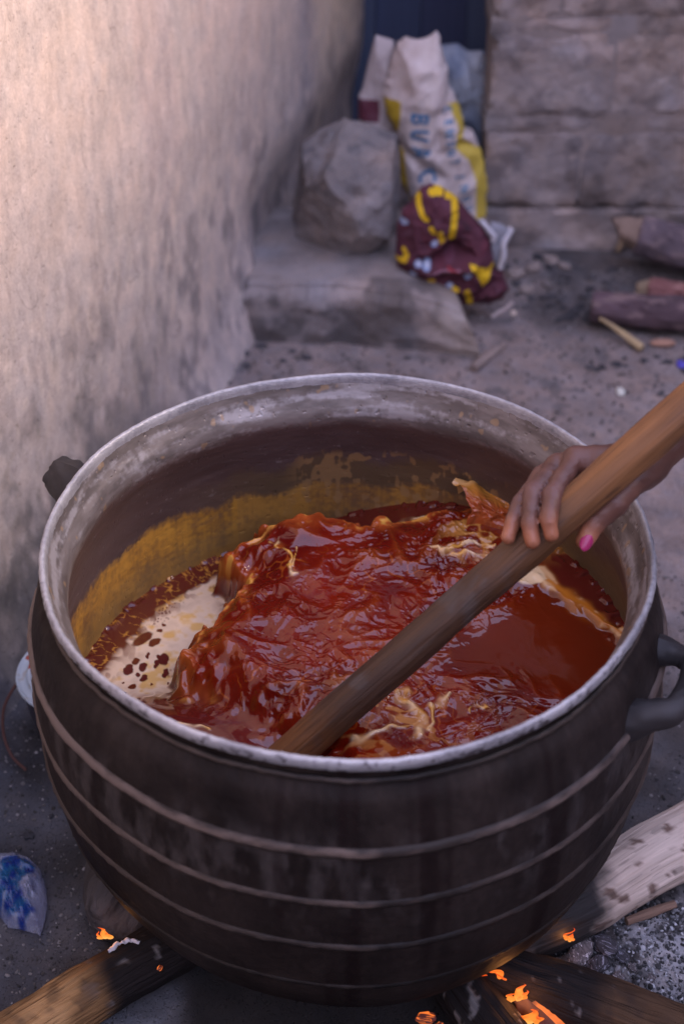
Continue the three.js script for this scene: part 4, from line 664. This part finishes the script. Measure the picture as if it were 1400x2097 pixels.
// ───────── bucket, bag, hearth and firewood round the pot ─────────
{
  const t = thing('enamel_bucket', [-0.371, 0, -0.24], 'small lidded bucket with chipped pale enamel lid, half hidden behind the pot', 'bucket');
  const lm = tex(512, 128, (u, v) => { const c = fbmP(u, v, 30, 8, 3, 6), f = fbmP(u, v, 8, 4, 3, 16); let q = mix3([0.44, 0.50, 0.53], [0.34, 0.39, 0.42], clamp(0.5 + f)); q = mix3(q, [0.30, 0.22, 0.13], sst(0.2, 0.4, c) * 0.5); return mix3(q, [0.30, 0.05, 0.02], sst(0.5, 0.55, n2p(u * 26, v * 7, 26, 7, 4) * 0.75 + 0.2 * c)); });
  obj('lid', new THREE.LatheGeometry(spline([[0.0001, 0.114], [0.05, 0.114], [0.061, 0.115], [0.0645, 0.121], [0.068, 0.122], [0.0715, 0.117], [0.079, 0.116], [0.084, 0.119], [0.0855, 0.116], [0.083, 0.112]], 70), 120), M({ map: lm, roughness: 0.35 }), t);
  obj('body', new THREE.LatheGeometry(spline([[0.0001, 0.004], [0.064, 0.004], [0.066, 0.01], [0.074, 0.06], [0.079, 0.105], [0.081, 0.112]], 50), 96), M({ color: [0.05, 0.045, 0.06], roughness: 0.45, map: stoneMap }), t);
  const w = new THREE.CatmullRomCurve3([[-0.0815, 0.108, 0.012], [-0.090, 0.098, 0.018], [-0.103, 0.075, 0.032], [-0.104, 0.045, 0.052], [-0.092, 0.022, 0.072], [-0.07, 0.012, 0.09]].map(V));
  obj('wire_handle', new THREE.TubeGeometry(w, 60, 0.0022, 8), M({ color: [0.09, 0.035, 0.025], roughness: 0.7 }), t);
}
{
  const out = mm([[-452, 4], [-433, 8], [-413, 2], [-393, -20], [-380, -51], [-375, -74], [-374, -96], [-376, -122], [-381, -118], [-399, -113], [-418, -110], [-434, -92], [-454, -82], [-476, -36]]);
  const g = pillow(out, () => 0, 0.022, 0.006, (x, y, r, f) => [0, 0, f ? (1 - r ** 5) * (0.016 * ridge(x * 22 + y * 12, y * 10, 4, 3) + 0.007 * ridge(x * 60 + y * 30, y * 44, 7, 3)) : 0], 60, 240);
  displace(g, (x, y, z) => [x, z + groundY(x, -y) + 0.007, -y]);
  const blues = [mm([[-431, 20], [-424, 40], [-429, 67]]), mm([[-431, 20], [-416, 51], [-414, 96]]), mm([[-414, 70], [-399, 100]]), mm([[-429, 67], [-436, 90]]), mm([[-420, 22], [-404, 34], [-410, 60]])];
  colBy(g, (x, y, z) => { let d = 1e9; for (const p of blues) d = Math.min(d, lineD(x + 0.006 * n3(x * 60, 2, z * 60), z + 0.006 * n3(x * 60, 8, z * 60), p)); const k = n3(x * 110, 5, z * 110); return mix3([0.74, 0.76, 0.88], mix3([0.03, 0.10, 0.52], [0.05, 0.30, 0.62], clamp(0.5 + k)), sst(0.013, 0.005, d + 0.003 * k)); });
  const o = obj('plastic_bag', g, new THREE.MeshPhysicalMaterial({ vertexColors: true, roughness: 0.2, transmission: 0.8, thickness: 0, ior: 1.45, side: THREE.DoubleSide }));
  tag(o, 'crumpled clear plastic bag with blue print on the ground at lower left', 'plastic bag');
}
const coalTex = tex(512, 512, (u, v) => { const f = fbmP(u, v, 10, 16, 4, 5), k = n2p(u * 14, v * 22, 14, 22, 9); let c = mix3([0.03, 0.026, 0.026], [0.055, 0.048, 0.047], clamp(0.5 + f)); c = mix3(c, [0.006, 0.005, 0.005], sst(0.10, 0.0, Math.abs(k))); return mix3(c, [0.42, 0.40, 0.40], sst(0.2, 0.36, f) * 0.45); });
const coalBump = tex(512, 512, (u, v) => 0.6 + 0.3 * fbmP(u, v, 10, 16, 4, 5) - 0.5 * sst(0.12, 0, Math.abs(n2p(u * 14, v * 22, 14, 22, 9))), false);
{
  const hs = [[-0.275, 0.05, 0.068, 'dark sooty hearth stone under the left side of the pot'], [0.20, -0.19, 0.07, 'dark hearth stone under the far right side of the pot'], [-0.02, -0.27, 0.06, 'dark hearth stone under the back of the pot']];
  for (const [x, z, s, l] of hs) { const g = weld(new THREE.IcosahedronGeometry(1, 5)); displace(g, (a, b, c) => { const r = 0.85 + 0.35 * n3(a * 1.2 + x * 9, b * 1.2, c * 1.2) + 0.10 * fbm(a * 5, b * 5, c * 5, 3); return [a * r, b * r, c * r]; }); uvBy(g, (a, b, c) => [a * 0.4 + c * 0.2, b * 0.4]); const o = obj('hearth_stone', g, M({ map: stoneMap, bumpMap: stoneBump, bumpScale: 0.01, color: [0.085, 0.075, 0.075] })); o.position.set(x, s * 0.45, z); o.scale.set(s * 0.9, s * 0.8, s * 1.25); tag(o, l, 'stone'); }
  // half-burnt wood
  const burnt = (name, pts, radii, char, label, wood, amp, end) => {
    const t = thing(name, [0, 0, 0], label, 'log');
    const g = bar(pts, radii, 56, 130, (a, b, s) => amp * (ridge(a * 1.6, b * 1.6, s * 7, 3) + 0.5 * n3(a * 6, b * 6, s * 40)), 0.02), e = V(pts[pts.length - 1]);
    colBy(g, (x, y, z) => { const d = V([x, y, z]).distanceTo(e), f = fbm(x * 18, y * 18, z * 18, 3), k = fbm(x * 60, y * 60, z * 60, 3); let c = mix3(wood[0], wood[1], clamp(0.5 + 1.6 * f)); c = mix3(c, [0.05, 0.034, 0.028], sst(0.1, 0.4, k) * 0.5); const b = sst(char + 0.02, char - 0.03, d + 0.04 * f); c = mix3(c, [0.020, 0.016, 0.016], b); return mix3(c, [0.36, 0.34, 0.34], b * sst(0.30, 0.44, k + 0.3 * f) * 0.5); });
    obj('trunk', g, new THREE.MeshPhysicalMaterial({ map: rep(grainMap, 7, 4), bumpMap: rep(grainBump, 7, 4), bumpScale: 0.005, vertexColors: true, roughness: 0.85, specularIntensity: 0.35, side: THREE.DoubleSide }), t); return t;
  };
  burnt('burning_log', [[-0.50, 0.036, 0.38], [-0.38, 0.036, 0.289], [-0.268, 0.038, 0.201], [-0.20, 0.040, 0.155], [-0.12, 0.045, 0.10]], [0.036, 0.035, 0.033, 0.034, 0.030], 0.22, 'brown log with charred tip burning under the pot at lower left', [[0.55, 0.32, 0.14], [0.30, 0.165, 0.07]], 0.004);
  burnt('burning_log', [[0.55, 0.046, 0.365], [0.43, 0.042, 0.312], [0.353, 0.042, 0.276], [0.258, 0.042, 0.230], [0.197, 0.042, 0.204], [0.12, 0.05, 0.16]], [0.042, 0.041, 0.040, 0.037, 0.033, 0.028], 0.20, 'thick dark charred log under the pot at lower right corner', [[0.12, 0.068, 0.038], [0.05, 0.032, 0.022]], 0.005);
  burnt('burning_log', [[0.216, 0.042, 0.40], [0.186, 0.040, 0.298], [0.152, 0.038, 0.235], [0.112, 0.040, 0.16]], [0.036, 0.034, 0.032, 0.028], 0.5, 'black charred log pointing at the camera between the flames', [[0.05, 0.04, 0.035], [0.03, 0.025, 0.022]], 0.005);
  const br = thing('pale_branch', [0, 0, 0], 'thick barkless pale branch with brown spots beside the pot at right', 'log');
  const g = bar([[0.18, 0.045, 0.16], [0.29, 0.045, 0.105], [0.345, 0.046, 0.066], [0.40, 0.048, 0.03], [0.47, 0.05, -0.006], [0.60, 0.055, -0.065], [0.9, 0.06, -0.2]], [0.034, 0.038, 0.043, 0.050, 0.054, 0.056, 0.055], 64, 150, (a, b, s) => 0.004 * ridge(a * 1.3, b * 1.3, s * 4, 3) + 0.0012 * n3(a * 5, b * 5, s * 40));
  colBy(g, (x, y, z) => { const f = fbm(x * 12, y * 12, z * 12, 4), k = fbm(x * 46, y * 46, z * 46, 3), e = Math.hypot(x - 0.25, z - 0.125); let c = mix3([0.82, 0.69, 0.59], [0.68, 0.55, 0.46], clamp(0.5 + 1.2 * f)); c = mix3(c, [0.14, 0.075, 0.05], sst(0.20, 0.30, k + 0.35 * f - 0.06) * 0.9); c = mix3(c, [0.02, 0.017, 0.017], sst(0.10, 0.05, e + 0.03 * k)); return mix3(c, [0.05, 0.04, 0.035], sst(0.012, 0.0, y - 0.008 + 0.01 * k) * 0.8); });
  obj('trunk', g, M({ map: rep(grainMap, 6, 3), bumpMap: rep(grainBump, 6, 3), bumpScale: 0.003, vertexColors: true, roughness: 0.8 }), br);
  tag(obj('twig', bar([[0.356, 0.016, 0.106], [0.389, 0.017, 0.093], [0.422, 0.014, 0.078]], [0.0055, 0.0062, 0.0048], 14, 30, (a, b, s) => 0.0006 * n3(a * 4, b * 4, s * 80), 0.004), bark([0.27, 0.17, 0.12])), 'thin brown twig on the ash between pale branch and charred log', 'twig');
  const ash = M({ map: coalTex, color: [4.2, 4.2, 4.3].map((q) => q * 0.9), bumpMap: coalBump, bumpScale: 0.004, roughness: 0.95 }), ash2 = M({ map: coalTex, color: [1.6, 1.7, 2.0], bumpMap: coalBump, bumpScale: 0.004 }), blk = M({ map: coalTex, bumpMap: coalBump, bumpScale: 0.004, roughness: 0.7 });
  const G5 = 'burnt chunks in the ash beside the charred log', L5 = ['ash-grey burnt chunk in the ash beside the charred log', 'bluish charcoal chunk in the ash beside the charred log', 'black charcoal chunk in the ash beside the charred log'];
  const chunk = (x, z, s, k, sq) => { const o = obj('charcoal_chunk', lumps[Math.floor(rnd() * 6)], [ash, ash2, blk][k]); o.position.set(x, groundY(x, z) + s * 0.45, z); o.scale.set(s * sq, s * 0.8, s); o.rotation.set(rr(-0.3, 0.3), rr(0, 6), rr(-0.3, 0.3)); return tag(o, L5[k], 'charcoal', `${G5}: ${['grey', 'bluish', 'black'][k]}`); };
  for (const [x, z, s, k, q] of [[0.292, 0.148, 0.021, 0, 1.3], [0.283, 0.118, 0.013, 0, 1.5], [0.318, 0.100, 0.013, 2, 1.3], [0.30, 0.112, 0.012, 0, 1.4], [0.327, 0.140, 0.019, 1, 1.3], [0.308, 0.165, 0.014, 1, 1.4], [0.334, 0.120, 0.010, 2, 1.4], [0.345, 0.150, 0.009, 1, 1.2], [0.318, 0.182, 0.010, 1, 1.5], [0.27, 0.165, 0.013, 2, 1.3], [0.336, 0.178, 0.008, 0, 1.3], [0.355, 0.165, 0.006, 0, 1.2], [0.31, 0.128, 0.010, 0, 1.2], [0.365, 0.13, 0.006, 1, 1.3], [0.375, 0.18, 0.006, 0, 1.1], [0.30, 0.19, 0.009, 2, 1.4]]) chunk(x, z, s, k, q);
  { const N = 2600, im = new THREE.InstancedMesh(new THREE.IcosahedronGeometry(1, 0), M({ roughness: 0.95 }), N), m = new THREE.Matrix4(), c = new THREE.Color();
    for (let i = 0; i < N; i++) { const a = rr(0, 6.283), q = Math.sqrt(rnd()), x = 0.41 + 0.15 * q * Math.cos(a), z = 0.15 + 0.085 * q * Math.sin(a), s = rr(0.0006, 0.0028) * (rnd() < 0.1 ? 1.6 : 1); m.makeRotationFromEuler(new THREE.Euler(rr(0, 6), rr(0, 6), rr(0, 6))); m.scale(V([s * 1.3, s * 0.7, s])); m.setPosition(x, groundY(x, z) + s * 0.4, z); im.setMatrixAt(i, m); const t = rnd(), b = t < 0.45 ? rr(0.02, 0.07) : t < 0.86 ? rr(0.12, 0.26) : rr(0.3, 0.5); im.setColorAt(i, c.setRGB(b * 0.98, b, b * 1.05)); }
    im.name = 'ash'; im.castShadow = im.receiveShadow = true; scene.add(im); tag(im, 'flaky grey ash and cinders beside the charred log', 'ash', null, 'stuff'); }
  // white ash on the charred tip
  const al = new THREE.CatmullRomCurve3([[-0.276, 0.071, 0.189], [-0.266, 0.0745, 0.183], [-0.249, 0.0745, 0.176], [-0.240, 0.072, 0.179]].map(V));
  tag(obj('ash_flake', displace(new THREE.TubeGeometry(al, 40, 0.0022, 8), (x, y, z) => [x, y + 0.002 * n3(x * 300, 2, z * 300), z + 0.003 * n3(x * 160, 5, z * 160)]), M({ color: [0.55, 0.52, 0.54] })), 'curl of white ash on the charred tip of the left log', 'ash');
  // glowing side of the wood and the flames
  const em = tex(256, 256, (u, v) => { const f = fbmP(u, v, 6, 8, 4, 3), k = n2p(u * 9, v * 12, 9, 12, 5); return mix3([1.0, 0.20, 0.025], [0.05, 0.004, 0.0], sst(0.05, 0.75, 0.45 + 1.8 * f + 0.5 * Math.abs(k))); });
  const glow = M({ color: [0.05, 0.03, 0.025], emissive: new THREE.Color(1, 1, 1), emissiveMap: rep(em, 0.3, 0.3), emissiveIntensity: 0.8 });
  const ember = (x, z, s, l) => { const o = obj('ember', lumps[Math.floor(rnd() * 6)], glow); o.position.set(x, 0.042 + s * 0.3, z); o.scale.set(s, s * 0.8, s * 1.3); o.rotation.y = rr(0, 6); return tag(o, l, 'ember', 'embers between the charred logs'); };
  tag(obj('ember', bar([[0.178, 0.046, 0.198], [0.199, 0.046, 0.222], [0.219, 0.044, 0.247], [0.243, 0.042, 0.275], [0.262, 0.04, 0.30]], [0.009, 0.012, 0.013, 0.013, 0.012], 24, 80, (a, b, s) => 0.0035 * ridge(a * 2, b * 2, s * 60, 2), 0.005), M({ color: [0.05, 0.03, 0.025], emissive: new THREE.Color(1, 1, 1), emissiveMap: rep(em, 4, 5), emissiveIntensity: 0.75 })), 'glowing orange ember stick between the two charred logs at the bottom', 'ember');
  for (const [x, z, s] of [[0.098, 0.262, 0.012], [0.110, 0.277, 0.012], [0.12, 0.292, 0.012]]) ember(x, z, s * 0.8, 'dull red ember left of the black charred log');
  tag(obj('ember', lumps[2].clone().scale(0.0035, 0.003, 0.004).translate(-0.214, 0.064, 0.207), glow), 'tiny red ember on the charred tip of the left log', 'ember');
  const flameMap = tex(32, 128, (u, v) => mix3(mix3([1.0, 0.52, 0.14], [1.0, 0.26, 0.03], sst(0.1, 0.5, v)), [0.75, 0.06, 0.005], sst(0.45, 1.0, v + 0.15 * n2p(u * 6, v * 9, 6, 9, 3))));
  const flameM = M({ color: [0, 0, 0], emissive: new THREE.Color(1, 1, 1), emissiveMap: flameMap, emissiveIntensity: 0.95, transparent: true, opacity: 0.8 });
  const flame = (x, y, z, h, w, lean, label) => {
    const s = x * 91, parts = [];
    for (let q = 0; q < 3; q++) {
      const hh = h * [1, 0.62, 0.45][q], ox = [0, 0.55, -0.6][q] * w, f = new THREE.LatheGeometry(spline([[0.0001, 0], [0.34, 0.08], [0.42, 0.25], [0.26, 0.55], [0.10, 0.82], [0.0001, 1]], 30), 14);
      parts.push(displace(f, (a, b, c) => [a * w * (0.9 + 0.5 * n3(b * 5 + s, q, 3)) + lean * b * b * hh + 0.5 * w * b * n3(b * 4 + s, 3, q * 5) + ox, b * hh, c * w * 0.45 + 0.4 * w * b * n3(b * 4, s, q)]));
    }
    const o = obj('flame', mergeGeometries(parts), flameM); o.position.set(x, y, z); tag(o, label, 'flame'); return o;
  };
  const lit = (x, y, z, i) => { const l = new THREE.PointLight(new THREE.Color(1.0, 0.38, 0.10), i, 1.5, 2); l.position.set(x, y, z); l.castShadow = true; l.shadow.radius = 0.5; scene.add(l); };
  flame(-0.283, 0.066, 0.168, 0.026, 0.010, -0.25, 'single small flame on the charred tip of the left log'); lit(-0.283, 0.082, 0.172, 0.0015);
  flame(0.268, 0.045, 0.156, 0.020, 0.014, 0.4, 'small flame beside the ash-grey chunk at the pot edge'); lit(0.268, 0.06, 0.160, 0.0015);
  flame(0.187, 0.045, 0.222, 0.052, 0.020, -0.5, 'tallest flame, topmost in the gap between the charred logs'); 
  flame(0.204, 0.050, 0.243, 0.040, 0.014, 0.1, 'thin upright flame in the middle of the gap between charred logs');
  flame(0.214, 0.045, 0.268, 0.036, 0.018, 0.2, 'lowest flame in the gap between the charred logs, at bottom edge'); lit(0.205, 0.075, 0.250, 0.005);
}
for (const [x, z, s, l] of [[-0.42, -0.04, 0.008, 'black charcoal lump on the dark sand above the plastic bag'], [-0.395, -0.075, 0.005, 'tiny dark chip on the sand further above the plastic bag']]) piece('charcoal_bit', x, z, s, charM[0], l, 'charcoal');

renderer.render(scene, camera);
